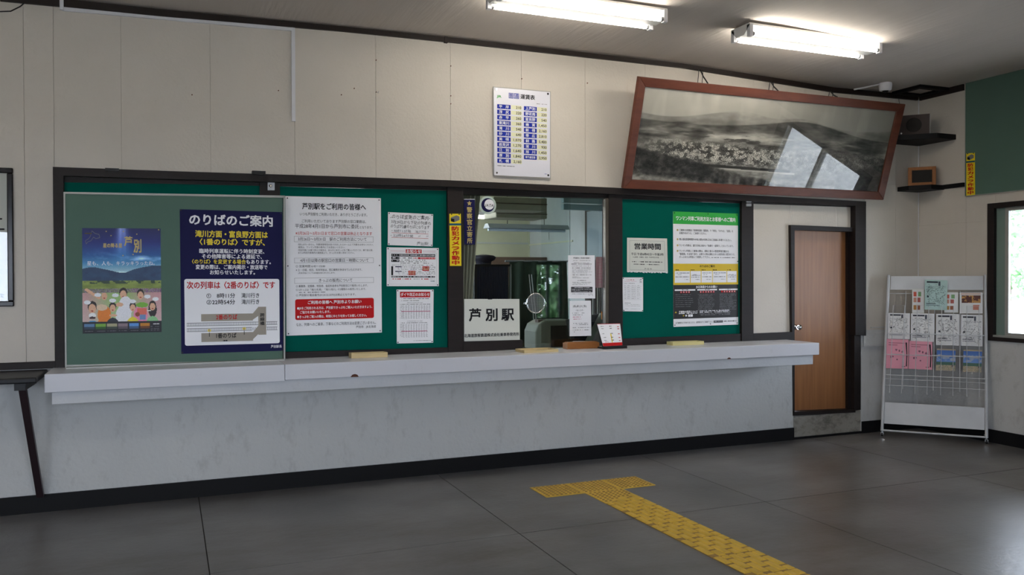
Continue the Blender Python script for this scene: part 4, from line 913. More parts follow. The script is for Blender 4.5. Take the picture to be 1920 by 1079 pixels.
def speaker(c, w_, h_, d_, body, grille, label, round_):
    c = np.array(c, float); t = empty('speaker', c, label=label, cat='speaker'); cc = c+ZV*h_/2
    obj('cabinet', MB().obox(cc, EV*w_/2, BV*d_/2, ZV*h_/2), body, t, bevel=.004)
    f_ = cc-BV*d_/2
    if round_:
        obj('face_plate', MB().obox(f_-BV*.003, EV*w_*.47, BV*.003, ZV*h_*.46), body, t)
        obj('cone_ring', MB().lathe(f_-BV*.006, -BV, [(0, h_*.34), (.006, h_*.34), (.004, h_*.30), (-.0, h_*.1)], 28), grille, t)
        obj('badge', MB().lathe(f_-EV*w_*.38-ZV*h_*.36-BV*.006, -BV, [(0, .008), (.004, .008)], 10), M_CHROME, t)
        obj('edge_strip', MB().obox(f_+EV*w_*.49-BV*.004, EV*.003, BV*.004, ZV*h_/2), M_ALU, t)
    else:
        obj('grille', MB().obox(f_-BV*.002, EV*w_*.36, BV*.004, ZV*h_*.33), grille, t)
        for q in ((-1, 0), (1, 0)): obj('bezel', MB().obox(f_-BV*.004+EV*q[0]*w_*.43, EV*w_*.07, BV*.006, ZV*h_*.5), body, t, bevel=.003)
        for q in (-1, 1): obj('bezel', MB().obox(f_-BV*.004+ZV*q*h_*.415, EV*w_*.36, BV*.006, ZV*h_*.085), body, t, bevel=.003)
speaker((6.83, 6.11, 2.936), .29, .205, .12, M_SPK, M_GRILLE, 'dark grey-brown box speaker with a round cone on the upper corner shelf', True)
speaker((6.975, 6.14, 2.4555), .25, .185, .10, M_OWOOD, M_GRILLE, 'orange wooden box speaker with a dark grille on the lower corner shelf', False)
p0 = np.array((7.08, 6.27, 3.36)); obj('speaker_wire', MB().tube([(6.82, 6.29, 3.36), (6.85, 6.29, 3.25), (6.84, 6.28, 3.17), (6.83, 6.2, 3.142)], .0025, 5), M_BPLAS, label='thin wire dropping from the cornice to the upper speaker', cat='cable')
obj('corner_seam_line', MB().tube([(XR-.012, D-.012, 1.05), (XR-.012, D-.012, 3.36)], .004, 8), M_WPLAS, label='thin white line marking the seam up the room corner behind the shelves', cat='conduit')  # thin white tube standing in for the corner's faint pale seam
# detector and hatch on the ceiling
zc2 = float(np.interp(6.3, cx, cz)); c = at_z(1660, 156, zc2)
dt = empty('motion_detector', (c[0], c[1], zc2), label='small white round detector on the ceiling near the corner', cat='detector')
obj('housing', MB().lathe((c[0], c[1], zc2), (0, 0, -1), [(0, .058), (.02, .06), (.065, .055), (.075, .045)], 24), M_WPLAS, dt)
obj('lens', MB().lathe((c[0], c[1], zc2-.073), (0, 0, -1), [(0, .03), (.01, .026), (.018, .012)], 16), M_BPLAS, dt)
obj('conduit', MB().tube([(c[0]-.05, c[1]+.01, zc2-.012), (6.22, 6.27, zc2-.012)], .009, 8), M_WPLAS, dt)
zc3 = float(np.interp(6.95, cx, cz))
ha = empty('ceiling_hatch', (6.9, 6.1, zc3), label='dark framed square hatch in the ceiling beside the corner', cat='hatch')
obj('hatch_panel', MB().box(6.76, 7.02, 5.98, 6.2, zc3-.008, zc3), M_CEIL, ha)
for bx_ in ((6.70, 7.08, 5.92, 5.98), (6.70, 7.08, 6.2, 6.26), (6.70, 6.76, 5.98, 6.2), (7.02, 7.08, 5.98, 6.2)): obj('hatch_frame', MB().box(*bx_, zc3-.03, zc3), M_BLACK, ha)

# ================================================================== TACTILE PAVING
tp = empty('tactile_paving', (2.9, 4.4, 0), label='yellow T-shaped tactile paving strip leading to the ticket window', cat='tactile paving')
xa, xb, ya_, yb2 = 2.452, 3.345, 5.305, 5.60
def studs(x0_, x1_, y0_, y1_, fn=lambda x, y: True):
    mb = MB(); nx = max(2, round((x1_-x0_)/.036)); ny = max(2, round((y1_-y0_)/.036))
    for i in range(nx):
        for j in range(ny):
            x = x0_+(x1_-x0_)*(i+.5)/nx; y = y0_+(y1_-y0_)*(j+.5)/ny
            if fn(x, y): mb.add([(x+.0115*math.cos(k*math.pi/3), y+.0115*math.sin(k*math.pi/3), .004) for k in range(6)]+[(x+.007*math.cos(k*math.pi/3), y+.007*math.sin(k*math.pi/3), .009) for k in range(6)],
                                [tuple(range(6, 12))]+[(k, (k+1) % 6, 6+(k+1) % 6, 6+k) for k in range(6)])
    return mb
for i in range(3):
    a = xa+(xb-xa)*i/3; b = xa+(xb-xa)*(i+1)/3
    tl = obj('tile', MB().box(a+.001, b-.001, ya_+.001, yb2, 0, .004), M_TACTB if 0 else M_TACT, tp); obj('studs', studs(a+.012, b-.012, ya_+.01, yb2-.01), M_TACTB, tl, kind='stuff')
sx0, sx1 = 2.757, 3.062
cutl = lambda x: 4.995+(x-2.757)*.42          # slanted lower edge of the dotted piece
tl = obj('tile', MB().prism([(sx0, cutl(sx0), .004), (sx1, cutl(sx1), .004), (sx1, ya_-.001, .004), (sx0, ya_-.001, .004)], [(sx0, cutl(sx0), 0), (sx1, cutl(sx1), 0), (sx1, ya_-.001, 0), (sx0, ya_-.001, 0)]), M_TACT, tp)
obj('studs', studs(sx0+.01, sx1-.01, 4.99, ya_-.01, lambda x, y: y > cutl(x)+.02), M_TACTB, tl, kind='stuff')
ty = [5.07]; 
while ty[-1] > -1.2: ty.append(ty[-1]-.318)
barm = {}
nc = 6; pitch = (sx1-sx0)/nc; per = .159; ln = .134
for k in range(len(ty)-1):
    y1_, y0_ = ty[k], ty[k+1]
    if k == 0:
        tl = obj('tile', MB().prism([(sx0, y0_+.001, .004), (sx1, y0_+.001, .004), (sx1, cutl(sx1)-.002, .004), (sx0, cutl(sx0)-.002, .004)], [(sx0, y0_+.001, 0), (sx1, y0_+.001, 0), (sx1, cutl(sx1)-.002, 0), (sx0, cutl(sx0)-.002, 0)]), M_TACTB, tp)
    else: tl = obj('tile', MB().box(sx0, sx1, y0_+.001, y1_-.001, 0, .004), M_TACTB, tp)
    for c_ in range(nc):
        xc = sx0+pitch*(c_+.5); s0 = (c_*(.43/nc)) % per
        for j in range(-3, 4):
            e1 = y1_+per*j+s0+.02; e0 = e1-ln; top = min(e1, (y1_ if k else cutl(xc))-.006); lo_ = max(e0, y0_+.006)
            if top-lo_ < .03: continue
            if y1_ < 3.0 and k > 6: pass
            hw = pitch*.45; hw2 = pitch*.30; e = .006
            mb = MB().add([(xc-hw, lo_, .004), (xc+hw, lo_, .004), (xc+hw, top, .004), (xc-hw, top, .004), (xc-hw2, lo_+e, .010), (xc+hw2, lo_+e, .010), (xc+hw2, top-e, .010), (xc-hw2, top-e, .010)],
                          [(4, 5, 6, 7), (0, 1, 5, 4), (1, 2, 6, 5), (2, 3, 7, 6), (3, 0, 4, 7)])
            if y1_ > 3.2: obj('bar', mb, M_TACT, tl)
            else: barm.setdefault(tl.name, (tl, MB()))[1].add(mb.v, mb.f)
for tl, mb in barm.values(): obj('bars', mb, M_TACT, tl, kind='stuff')

# ================================================================== BROCHURE RACK
O = np.array((6.40, 6.09, 0.0)); RW = .885; RH = 1.565; BK = .165; CZ = .055
def RP(s, t, off=0): # s along width (m), t height (m) on the leaning face; off toward the viewer
    k = (t-CZ)/(RH-CZ); return O+EV*(s+.055*k*(1-s/RW))+BV*(BK*k)+ZV*t-BV*off
def rk(px, py):     # photo measurement -> (s,t) on the leaning face
    d = ray(px, py); u = EV; v = RP(0, 1)-RP(0, 0); nrm = np.cross(u, v); q = CC+d*(((RP(0, 0)-CC)@nrm)/(d@nrm)); t = q[2]
    k = .055*(t-CZ)/(RH-CZ); s_ = float((q-RP(0, t))@EV); return s_/(1-k/RW), float(t)
rk_o = empty('brochure_rack', O+EV*RW/2+BV*.09, label='white wire brochure rack on casters standing across the room corner', cat='rack')
for s in (0, RW):
    obj('upright', MB().tube([RP(s, CZ), RP(s, RH)], .014, 10), M_RACK, rk_o)
    ft = O+EV*s+ZV*CZ; rr_ = ft+BV*.17
    obj('base_runner', MB().tube([ft, rr_], .012, 8), M_RACK, rk_o); obj('rear_leg', MB().tube([rr_, RP(s, RH*.97)], .008, 8), M_RACK, rk_o)
    for q in (ft+BV*.005, rr_-BV*.01):
        cs = obj('caster', MB().tube([q+EV*-.009-ZV*.035, q+EV*.009-ZV*.035], .0195, 14), M_BPLAS, rk_o)
        obj('caster_fork', MB().tube([q, q-ZV*.02], .011, 8).obox(q-ZV*.026, EV*.013, BV*.008, ZV*.010), M_CHROME, cs)
obj('cross_bar', MB().tube([RP(0, CZ+.005), RP(RW, CZ+.005)], .009, 8), M_RACK, rk_o)
def rpanel(nm, s0, s1, t0, t1, off=.004, th=.008):
    A_ = [RP(s0, t1, off), RP(s1, t1, off), RP(s1, t0, off), RP(s0, t0, off)]; return obj(nm, MB().prism(A_, [p+BV*th for p in A_]), M_RACK, rk_o, bevel=.002)
rpanel('header_panel', .02, RW-.02, rk(1755, 544)[1], RH-.01); rpanel('lower_panel', .015, RW-.015, .125, .33)
LY = [rk(1755, y)[1] for y in (546, 590, 645, 700, 720)]
def wire(pts, nm='wire', r=.0032): return obj(nm, MB().tube(pts, r, 6), M_RACK, rk_o)
for px in (1697, 1752, 1800):       # full-height divider wires, splayed forward at the foot
    s = rk(px, 600)[0]; wire([RP(s, rk(px, 546)[1], -.004), RP(s, .47, .05)], 'divider_wire')
colx = [(1677, 1698), (1722, 1742), (1768, 1790), (1815, 1837)]
for i in range(4):
    c0 = RW*(i+.5)/4-.003
    for (tt, tb) in ((1.27, 1.0), (.99, .80), (.80, .63), (.66, .43)):
        hw = .052
        obj('pocket_wire', MB().tube([RP(c0-hw, tb, .05), RP(c0-hw, tt, .035), RP(c0+hw, tt, .035), RP(c0+hw, tb, .05)], .003, 6), M_RACK, rk_o)
for t_, o_ in ((1.385, .0), (1.0, .02), (.80, .02), (.60, .04), (.56, .03), (.50, .045)): wire([RP(.01, t_, o_), RP(RW-.01, t_, o_)], 'shelf_wire')
for t_ in (.998, .796, .60): 
    for i in range(5): s = .012+(RW-.024)*i/4; wire([RP(s, t_, .02), RP(s, t_, .055)], 'shelf_arm')
    wire([RP(.01, t_, .055), RP(RW-.01, t_, .055)], 'shelf_wire')

rg = np.random.default_rng(5)
def cov_map():
    h, w = 72, 54; im = np.ones((h, w, 3))*222; im *= (.93+.12*fbm(h, w, 6, 6, rg)[..., None])
    for k in range(46):
        x, y = rg.random(2); a = rg.choice([0, 1.57, .6, 2.3])+rg.normal()*.15; l = rg.uniform(.06, .35); c_ = rg.uniform(110, 180)
        for t in np.linspace(0, l, int(l*90)):
            i_, j_ = int((y+t*math.sin(a)*.8)*h), int((x+t*math.cos(a))*w)
            if 12 < i_ < 60 and 1 < j_ < w-2: im[i_, j_] = c_
    for k in range(60):
        i_, j_ = rg.integers(10, 66), rg.integers(3, 48); im[i_, j_:j_+rg.integers(2, 5)] = rg.uniform(90, 150)
    rc(im, .06, .04, .6, .095, (44, 44, 54)); rc(im, .62, .04, .71, .19, (66, 66, 80)); ell(im, .12, .56, .05, .035, (44, 44, 54))
    rc(im, .05, .80, .5, .82, (100, 100, 106)); rc(im, .05, .86, .7, .875, (150, 150, 156)); rc(im, .05, .22, .95, .235, (170, 170, 176)); return im
def cov_blue():
    h, w = 64, 48; im = np.ones((h, w, 3)); V = np.linspace(0, 1, h)[:, None, None]
    im = np.where(V < .05, np.array((176, 160, 130)), np.where(V < .60, np.array((48, 96, 176))*(1-V*.3)+V*110, np.where(V < .74, np.array((60, 100, 80)), np.array((190, 170, 140)))))*np.ones((h, w, 1))
    c_ = fbm(h, w, 5, 8, rg); k = (np.clip(c_-.45, 0, .15)/.15)[..., None]*((V > .25) & (V < .55)); im = im*(1-k*.7)+205*k*.7; n_ = rg.random((h, w, 1)); im = np.where((V > .74) & (n_ > .6), np.array((120, 130, 110)), im)
    ell(im, .86, .76, .05, .05, (70, 50, 50)); return im
def cov_food(a=0):
    h, w = 40, 34; im = np.ones((h, w, 3))*222; n_ = fbm(h, w, 9, 9, rg)
    if a == 0: k = np.zeros((h, w), bool); k[5:20, 2:32] = 1; im = np.where(k[..., None], np.where((n_ > .5)[..., None], np.array((190, 140, 80)), np.array((90, 50, 40))), im); rc(im, .05, .0, .95, .1, (214, 190, 180)); rc(im, .6, .6, .9, .85, (200, 130, 110))
    else:
        for (u, v, c_) in ((.1, .1, (200, 90, 70)), (.1, .35, (196, 140, 120)), (.45, .35, (170, 90, 80)), (.1, .68, (180, 130, 70)), (.42, .68, (150, 90, 60)), (.5, .1, (120, 160, 110))): rc(im, u, v, u+.28, v+.2, c_)
    return im
def cov_pink():
    h, w = 40, 30; im = np.ones((h, w, 3))*np.array((222, 150, 168)); rc(im, .08, .10, .85, .14, (150, 90, 104)); rc(im, .08, .18, .5, .22, (150, 84, 100))
    for (u, v) in ((.45, .36), (.6, .38), (.75, .42), (.2, .62), (.3, .6), (.5, .7)): ell(im, u, v, .05, .035, (120, 70, 90))
    rc(im, .75, .93, .9, .96, (120, 60, 80)); return im
def brochure(nm, q, off, img, label, cat='brochure', group=None, paper=M_PAPER, th=.006, box=(.03, .02, .97, .98)):
    z = lambda x, y: (1640+x/4.905, 500+y/4.905)
    c4 = []
    for x, y in q: s, t = rk(*z(x, y)); c4.append(RP(s, t, off))
    sh_ = Sheet(nm, c4, -BV+ZV*.1, paper, th=th, label=label, cat=cat, group=group)
    if img is not None: sh_.picture(img, box=box, name='cover_print')
    return sh_
q4 = lambda a, b, c, d: [(a, b), (c, b), (c, d), (a, d)]
ordn = ['leftmost', 'second from the left', 'third from the left', 'rightmost']
for i, q in enumerate(([(125, 428), (324, 432), (322, 668), (122, 664)], [(335, 432), (547, 435), (543, 695), (333, 690)], [(566, 436), (777, 439), (775, 728), (564, 722)], [(795, 444), (992, 448), (990, 735), (793, 728)])):
    brochure('map_leaflet', q, .012, cov_map(), 'stack of white map leaflets in the second rack row, '+ordn[i], 'leaflet', 'white map leaflets')
for i, q in enumerate(([(112, 665), (312, 672), (306, 940), (104, 934)], [(318, 682), (530, 692), (528, 948), (312, 940)])):
    s_ = brochure('pink_leaflet', q, .026, cov_pink(), ['pink leaflet stack at the left of the third rack row', 'pink leaflet stack in the third rack row, right of the other pink one'][i], 'leaflet', 'pink leaflets', paper=M_PINK)
    s_.poly([(.86, .10), (.93, .10), (.96, .5), (.95, .92), (.90, .92), (.92, .5)], M_INK, 3); s_.done()
for i, q in enumerate(([(572, 756), (745, 762), (740, 962), (562, 956)], [(815, 764), (988, 770), (980, 975), (812, 968)])):
    brochure('photo_leaflet', q, .014, cov_blue(), ['blue sky photo leaflet in the third rack row beside the pink stacks', 'blue sky photo leaflet at the right end of the third rack row'][i], 'leaflet', 'blue sky leaflets', paper=M_PAPER, box=(0, 0, 1, 1))
brochure('food_brochure', q4(345, 208, 455, 430), .008, cov_food(1), 'pale brochure with small food pictures left of the laminated sheet', paper=M_PAPERC)
brochure('food_brochure', q4(640, 238, 768, 425), .008, cov_food(1), 'pale brochure with pictures right of the laminated sheet', paper=M_PAPERC)
brochure('food_brochure', q4(782, 240, 992, 432), .008, cov_food(0), 'brochure with a food photo at the right of the top rack row')
im = cov_map()*np.array((.78, .90, .88))
brochure('laminated_map', [(462, 122), (668, 128), (664, 402), (458, 396)], .034, im, 'greenish laminated map sheet standing over the top rack row', 'leaflet', paper=mat('green_laminate', (170, 200, 192), .12), th=.003)

# ================================================================== OFFICE BEHIND THE GLASS
OX0, OX1, OY0, OY1, OZ = 1.5, 4.47, D+.15, 10.2, 2.9
obj('wall_office_back', MB().box(OX0, OX1+.1, OY1, OY1+.1, 0, OZ), M_OFW, kind='structure')
obj('wall_office_right', MB().box(OX1, OX1+.1, OY0, OY1, 0, OZ), M_OFW2, kind='structure')
mb = MB().box(OX0-.1, OX0, OY0, 7.8, 0, OZ).box(OX0-.1, OX0, 9.4, OY1+.1, 0, OZ).box(OX0-.1, OX0, 7.8, 9.4, 0, 1.1).box(OX0-.1, OX0, 7.8, 9.4, 2.4, OZ)
obj('wall_office_left', mb, M_OFW, kind='structure')
obj('floor_office', MB().box(OX0, OX1, OY0, OY1, -.1, 0), M_JOINT, kind='structure'); obj('ceiling_office', MB().box(OX0-.1, OX1+.1, OY0, OY1+.1, OZ, OZ+.1), M_OFW, kind='structure')
mb = MB(); tt = .05
for a, b, c_, d_ in ((7.8, 9.4, 1.1, 1.15), (7.8, 9.4, 2.35, 2.4), (7.8, 7.85, 1.15, 2.35), (9.35, 9.4, 1.15, 2.35), (8.58, 8.62, 1.15, 2.35)): mb.box(OX0-.08, OX0-.02, a, b, c_, d_)
wo = obj('window_%d' % n, mb, M_ALU, kind='structure'); obj('pane', MB().box(OX0-.052, OX0-.048, 7.85, 9.35, 1.15, 2.35), M_GLASS, wo); n += 1  # unseen office window, added to bring daylight onto the office walls
# wall battens
wb = bpy.data.objects['wall_office_back']
z_ = at_y(930, 456, OY1-.01)[2]; obj('batten', MB().box(OX0, OX1, OY1-.015, OY1, z_-.012, z_+.012), M_OFW2, wb)
obj('cover_strip', MB().box(OX1-.02, OX1, OY1-.02, OY1, 0, OZ), M_OFW, wb)
wr2 = bpy.data.objects['wall_office_right']
p1 = at_x(1065, 400, OX1); p2 = at_x(1062, 445, OX1); obj('batten', MB().box(OX1-.012, OX1, 8.9, OY1, z_-.03, z_-.01), M_OFW, wr2)
# doorway / tall cabinet edge at the right
ya1, ya2 = at_x(1104, 450, OX1)[1], at_x(1140, 450, OX1)[1]
tc_ = obj('door_2', MB().box(OX1-.05, OX1, ya2-.4, ya1, 0, 2.35), mat('dark_door_panel', (52, 50, 52), .3), kind='structure')
obj('pane', MB().box(OX1-.055, OX1-.049, ya2-.3, ya1-.06, 1.75, 2.3), mat('grey_blue_panel', (136, 150, 158), .4), tc_)
for k in range(7): obj('louvre', MB().box(OX1-.07, OX1-.05, ya1-.18-k*.055, ya1-.155-k*.055, 1.0, 1.72), M_STEEL if k % 2 else M_DWOOD, tc_)
# hanging unlit strip light
a = at_y(912, 428, 8.6); b = at_y(1062, 430, 8.6)
ol = empty('hanging_strip_light', ((a[0]+b[0])/2, 8.6, b[2]), label='unlit grey strip light hanging in the office behind the glass', cat='light')
zz = a[2]; obj('reflector', MB().prism([(a[0], 8.5, zz), (a[0], 8.56, zz+.05), (a[0], 8.64, zz+.05), (a[0], 8.7, zz)], [(b[0], 8.5, zz), (b[0], 8.56, zz+.05), (b[0], 8.64, zz+.05), (b[0], 8.7, zz)]), mat('grey_reflector', (150, 158, 164), .4), ol)
obj('tube', MB().tube([(a[0]+.02, 8.6, zz-.016), (b[0]-.02, 8.6, zz-.016)], .016, 10), M_TUBEOFF, ol)
for x in (a[0]+.25, b[0]-.28): obj('hanger', MB().tube([(x, 8.6, zz+.05), (x, 8.6, OZ)], .004, 6), M_BPLAS, ol)
obj('pull_cord', MB().tube([(b[0]-.22, 8.6, zz), (b[0]-.22, 8.6, zz-.12)], .002, 5), M_BPLAS, ol)
a = at_y(921, 408, 9.2); lx = a[0]; lz = a[2]
lt = empty('office_light', (lx-.65, 9.2, lz), label='glowing tube light in the office partly behind the curtain', cat='light')
obj('housing', MB().box(lx-1.25, lx, 9.15, 9.25, lz+.02, lz+.06), M_WPLAS, lt)
for yy in (9.165, 9.235): obj('fluorescent_tube', MB().tube([(lx-1.22, yy, lz), (lx-.03, yy, lz)], .016, 12), M_TUBE, lt)
for x in (lx-1.0, lx-.25): obj('hanger', MB().tube([(x, 9.2, lz+.06), (x, 9.2, OZ)], .004, 6), M_BPLAS, lt)
# ceiling-hung ducts
for j, (pxa, pxb, pya, pyb, y) in enumerate(((925, 1026, 372, 393, 7.6), (930, 1026, 394, 408, 8.0))):
    a = at_y(pxa, pyb, y); b = at_y(pxb, pya, y)
    o = obj('air_duct', MB().box(a[0], b[0], y, y+.35, a[2], b[2]), mat('duct_beige', (150, 146, 128), .5), label=['beige hanging air conditioner casing at the top of the office window', 'beige hanging casing below the upper one in the office'][j], cat='duct', bevel=.01)
    obj('seam', MB().box(a[0], b[0], y-.004, y, (a[2]+b[2])/2-.004, (a[2]+b[2])/2+.004), M_BROWN, o)
    for x in (a[0]+.1, b[0]-.1): obj('hanger_rod', MB().tube([(x, y+.17, b[2]), (x, y+.17, OZ)], .006, 6), M_STEEL, o)
for k, (pya, pyb) in enumerate(((372, 380), (385, 393))):
    ys = 7.3+.12*k; a = at_y(1057, pyb, ys); b = at_y(1133, pya, ys); o = obj('blind_slat', MB().box(a[0], b[0]+.1, ys, ys+.06, a[2], b[2]), mat('pale_blue_metal', (150, 170, 174), .4), label=['upper pale metal bar across the office ceiling', 'lower pale metal bar across the office ceiling'][k], cat='bar')
    obj('hanger_rod', MB().tube([(b[0]-.02, ys+.03, b[2]), (b[0]-.02, ys+.03, OZ)], .006, 6), M_STEEL, o); obj('hanger_rod', MB().tube([(a[0]+.05, ys+.03, b[2]), (a[0]+.05, ys+.03, OZ)], .006, 6), M_STEEL, o)
# curtain gathered at the left edge
def curtain(nm, xt0, xt1, xb0, xb1, y, zt__, zb__, m, label, folds=5):
    mb = MB(); N_ = folds*8; R_ = 10; vs = []
    for j in range(R_+1):
        f = j/R_; z = zt__+(zb__-zt__)*f; xa_ = xt0+(xb0-xt0)*f; xb_ = xt1+(xb1-xt1)*f
        for i in range(N_+1): vs.append((xa_+(xb_-xa_)*i/N_, y+.02*math.sin(2*math.pi*folds*i/N_), z))
    mb.add(vs, [(j*(N_+1)+i, j*(N_+1)+i+1, (j+1)*(N_+1)+i+1, (j+1)*(N_+1)+i) for j in range(R_) for i in range(N_)], 0, True)
    o = obj(nm, mb, m, label=label, cat='curtain'); s_ = o.modifiers.new('thick', 'SOLIDIFY'); s_.thickness = .003; return o
a = at_y(870, 366, D+.18); b = at_y(900, 366, D+.18); c_ = at_y(873, 655, D+.18)
curtain('curtain', a[0]-.02, b[0], c_[0]-.05, c_[0]+.02, D+.18, a[2]+.02, c_[2], M_CURT, 'beige curtain gathered at the left edge of the ticket window', 4)
# dark cupboard with clothes and a cap on top
a = at_y(891, 496, 7.7); b = at_y(955, 560, 7.7)
cu = empty('locker', ((a[0]+b[0])/2, 7.85, 0), label='dark locker hung with navy cloth behind the station name sign', cat='locker')
obj('body', MB().box(a[0], b[0], 7.72, 8.1, 0, a[2]), M_BPLAS, cu); obj('top_rail', MB().box(a[0]-.02, b[0]+.01, 7.69, 8.1, a[2]-.02, a[2]), M_BLACK, cu)
mb = MB(); N_ = 60; vs = []
for z in (a[2]-.02, a[2]-.35, .9):
    for i in range(N_+1): vs.append((a[0]+.02+(b[0]-a[0]-.03)*i/N_, 7.705+(.008 if z > a[2]-.3 else .02)*math.sin(i*1.3), z))
mb.add(vs, [(j*(N_+1)+i, j*(N_+1)+i+1, (j+1)*(N_+1)+i+1, (j+1)*(N_+1)+i) for j in range(2) for i in range(N_)], 0, True); obj('cloth', mb, M_NAVYCL, cu)
obj('side_edge', MB().box(a[0]-.03, a[0]-.02, 7.7, 7.72, .8, a[2]), M_ALU, cu); obj('side_edge', MB().box(b[0]+.012, b[0]+.022, 7.7, 7.72, .8, a[2]), M_ALU, cu)
p = at_y(907, 494, 7.85)*np.array((1, 1, 0))+np.array((0, 0, a[2]+.001)); 
cap = obj('uniform_cap', MB().lathe(p, (0, 0, 1), [(0, .075), (.03, .078), (.045, .11), (.075, .125), (.09, .10), (.10, .03)], 24), mat('navy_cap', (22, 22, 40), .7), label='navy uniform cap lying on top of the dark locker', cat='cap')
obj('peak', MB().prism([p+(-.05+.1*k/8-.0, -.07-.04*math.sin(math.pi*k/8), .012-.01*math.sin(math.pi*k/8)) for k in range(9)], [p+(-.05+.1*k/8, -.07-.04*math.sin(math.pi*k/8), .016-.01*math.sin(math.pi*k/8)) for k in range(9)]), M_BPLAS, cap)
# brown cupboard and green curtain
a = at_y(920, 482, 9.6); b = at_y(1050, 500, 9.6)
bc = obj('cupboard', MB().box(a[0], min(b[0], OX1-.01), 9.62, 10.15, 0, a[2]), M_BROWN, label='brown cupboard top showing above the green curtain in the office', cat='cupboard'); obj('door_edge', MB().box((a[0]+b[0])/2-.005, (a[0]+b[0])/2+.005, 9.61, 9.62, 0, a[2]-.03), M_BLACK, bc)
a = at_y(955, 490, 8.3); b = at_y(1062, 490, 8.3); b2 = at_y(1068, 640, 8.3)
curtain('green_curtain', a[0], b[0], a[0]-.02, b2[0], 8.3, a[2], .6, M_GCURT, 'dark green curtain hanging across the middle of the office', 4)
obj('curtain_rod', MB().tube([(a[0]-.05, 8.3, a[2]), (b[0]+.05, 8.3, a[2])], .01, 8), M_STEEL, label='thin rod carrying the green office curtain', cat='rod')
for x in (b[0]+.04,): obj('rod_hanger', MB().tube([(x, 8.3, a[2]), (x, 8.3, OZ)], .004, 6), M_STEEL, bpy.data.objects['curtain_rod'])
# inner desk, ticket printer, posts
ZD = .90; obj_d = empty('office_desk', (3.3, 6.9, 0), label='dark desk ledge just behind the ticket glass', cat='desk')
obj('desk_top', MB().box(2.25, 3.62, D+.2, 7.2, ZD-.04, ZD), M_BPLAS, obj_d)
for x in (2.3, 3.55): obj('side_panel', MB().box(x-.02, x+.02, D+.22, 7.15, 0, ZD-.04), M_BPLAS, obj_d)
y = 6.81; a = at_y(1004, 630, y); b = at_y(1069, 600, y); xm = (a[0]+b[0])/2
tpn = empty('ticket_printer', (xm, y+.1, ZD), label='grey-beige ticket machine on the desk behind the glass', cat='machine')
prof = [(a[0], ZD+.001), (b[0]+.02, ZD+.001), (b[0]+.02, b[2]), (a[0]+.10, b[2]), (a[0]+.03, b[2]-.035), (a[0], a[2]+.035)]
obj('body', MB().prism([(x, y, z) for x, z in prof], [(x, y+.26, z) for x, z in prof]), M_BEIGE, tpn, bevel=.012)
obj('dark_front', MB().box(a[0]+.15, b[0]+.02, y-.012, y, ZD+.01, b[2]-.05), M_BPLAS, tpn); obj('slot', MB().box(a[0]+.05, a[0]+.12, y+.05, y+.12, b[2]-.02, b[2]+.004), M_BROWN, tpn)
mq = [at_y(1100, 640, 6.7), at_y(1110, 640, 6.7), at_y(1138, 588, 6.7), at_y(1127, 588, 6.7)]
mo = empty('tilted_monitor', ((mq[0][0]+mq[2][0])/2, 6.72, ZD), label='tilted grey-edged screen arm at the right inside the ticket window', cat='monitor')
obj('edge', MB().prism(mq, [p+(0, .03, 0) for p in mq]), M_BEIGE, mo); obj('screen', MB().prism([at_y(1062, 600, 6.75), at_y(1127, 588, 6.75), at_y(1100, 640, 6.75), at_y(1072, 640, 6.75)], [at_y(1062, 600, 6.75)+(0, .02, 0), at_y(1127, 588, 6.75)+(0, .02, 0), at_y(1100, 640, 6.75)+(0, .02, 0), at_y(1072, 640, 6.75)+(0, .02, 0)]), M_BPLAS, mo)
obj('foot', MB().box(mq[0][0]-.12, mq[0][0]+.06, 6.68, 6.80, ZD+.001, ZD+.02), M_BEIGE, mo)
a = at_y(992, 515, 7.15); b = at_y(1006, 640, 7.15); pl = empty('glass_screen', (b[0], 7.15, ZD), label='clear upright screen with metal edges inside the office', cat='screen')
for dx in (0, .025): obj('post', MB().tube([(a[0]+dx, 7.15, a[2]), (b[0]+dx, 7.15, ZD)], .004, 6), M_ALU, pl)
obj('pane', MB().prism([(a[0]+.03, 7.15, a[2]), (a[0]+.4, 7.15, a[2]), (b[0]+.4, 7.15, ZD+.02), (b[0]+.03, 7.15, ZD+.02)], [(a[0]+.03, 7.155, a[2]), (a[0]+.4, 7.155, a[2]), (b[0]+.4, 7.155, ZD+.02), (b[0]+.03, 7.155, ZD+.02)]), M_GLASS, pl)
a = at_y(1130, 592, 6.5); tg = obj('orange_tag', MB().tube([a+(0, 0, -.035), a+(0, 0, .035)], .012, 10), M_ORANGE, label='small orange tag hanging at the right edge of the ticket window', cat='tag')
obj('cord', MB().tube([a+(0, 0, .03), (a[0], 6.5, 1.9), (a[0], 6.5, OZ)], .003, 6), M_STEEL, tg)

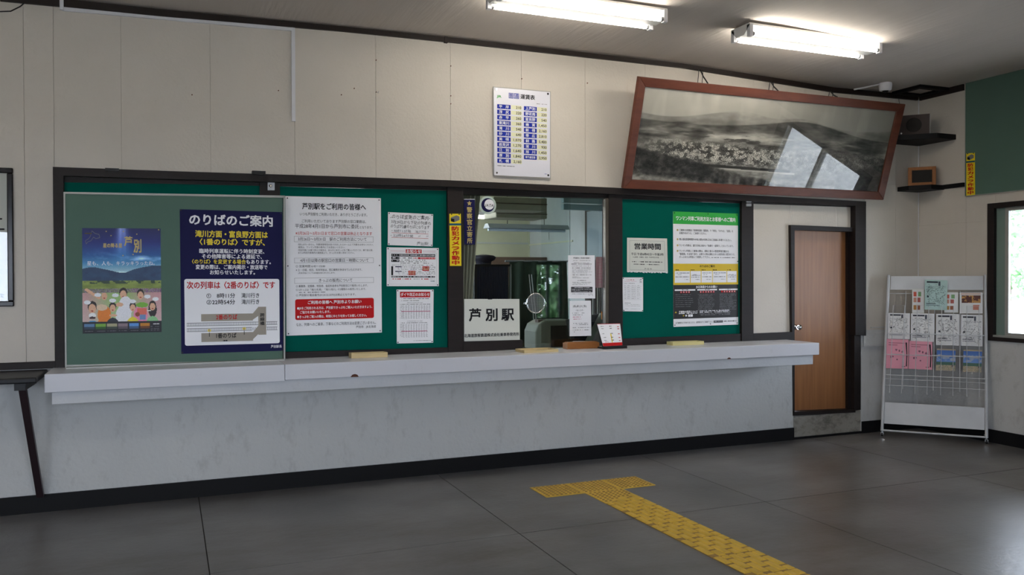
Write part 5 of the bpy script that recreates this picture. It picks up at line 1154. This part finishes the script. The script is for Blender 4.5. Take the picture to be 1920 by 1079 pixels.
# ================================================================== OUTSIDE
M_GR = mat('pale_ground', (190, 188, 182), .9, vary=.1, scale=.3)  # plain pale ground colour with random mottling
for i, (x0_, x1_, y0_, y1_) in enumerate(((XR+.17, 60, -40, 40), (-40, XR+.17, -45, YB-.16), (-40, XL-.16, YB-.16, 40))):
    obj('ground', MB().box(x0_, x1_, y0_, y1_, -.12, -.04), M_GR, kind='structure')
for nm_, bx_, lb_ in (('eave', (XR+.17, 9.1, -2.5, 9.0, 2.52, 2.62), 'right'),):
    ev = obj('eave', MB().box(*bx_), mat('eave_board', (120, 112, 100), .8), kind='structure')
    for yy in np.arange(-2.2, 9, .9): obj('rafter', MB().box(XR+.17, 9.1, yy, yy+.06, 2.44, 2.52), M_DWOOD, ev)
M_LEAF = mat('green_leaves', (140, 178, 132), .7, vary=.3, scale=3); M_BARK = mat('bark', (90, 70, 56), .9)
def tree(x, y, h, r, label):
    t = empty('tree', (x, y, -.04), label=label, cat='tree', group='trees outside the station')
    obj('trunk', MB().tube([(x, y, -.04), (x+.1, y, h*.3), (x, y, h*.7)], [.14, .1, .06], 8), M_BARK, t)
    rg2 = random.Random(int(x*7+y)); mb = MB()
    for k in range(1500):
        a_ = rg2.uniform(0, 6.28); e_ = rg2.uniform(-1, 1); q = r*rg2.uniform(.55, 1.0); s_ = math.sqrt(1-e_*e_)
        c = np.array((x+q*s_*math.cos(a_), y+q*s_*math.sin(a_), h*.65+q*e_*1.1)); u_ = np.array([rg2.gauss(0, 1) for _ in range(3)]); u_ /= np.linalg.norm(u_); v_ = np.cross(u_, (rg2.random(), .3, .9)); v_ /= np.linalg.norm(v_)
        L_ = rg2.uniform(.10, .19); mb.add([c-u_*L_, c+v_*L_*.6, c+u_*L_, c-v_*L_*.6], [(0, 1, 2, 3)])
    obj('foliage', mb, M_LEAF, t, kind='stuff')
for x, y, h, r, lb in ((24, 15.5, 4.6, 2.0, 'nearest to the pane edge'), (26, 19.5, 4.2, 1.9, 'hidden behind the wall edge'), (27, 11.5, 5, 2.2, 'farther to the right')): tree(x, y, h, r, 'leafy green tree outside beyond the right window, '+lb)
tree(8.2, -4.6, 2.4, 1.1, 'low leafy green tree outside behind the station room')  # foliage mirrored in the ticket glass, set close to dim that reflection
tree(11.4, -6.6, 3.0, 1.3, 'taller leafy green tree outside behind the station room')
bpy.data.objects.remove(_to)
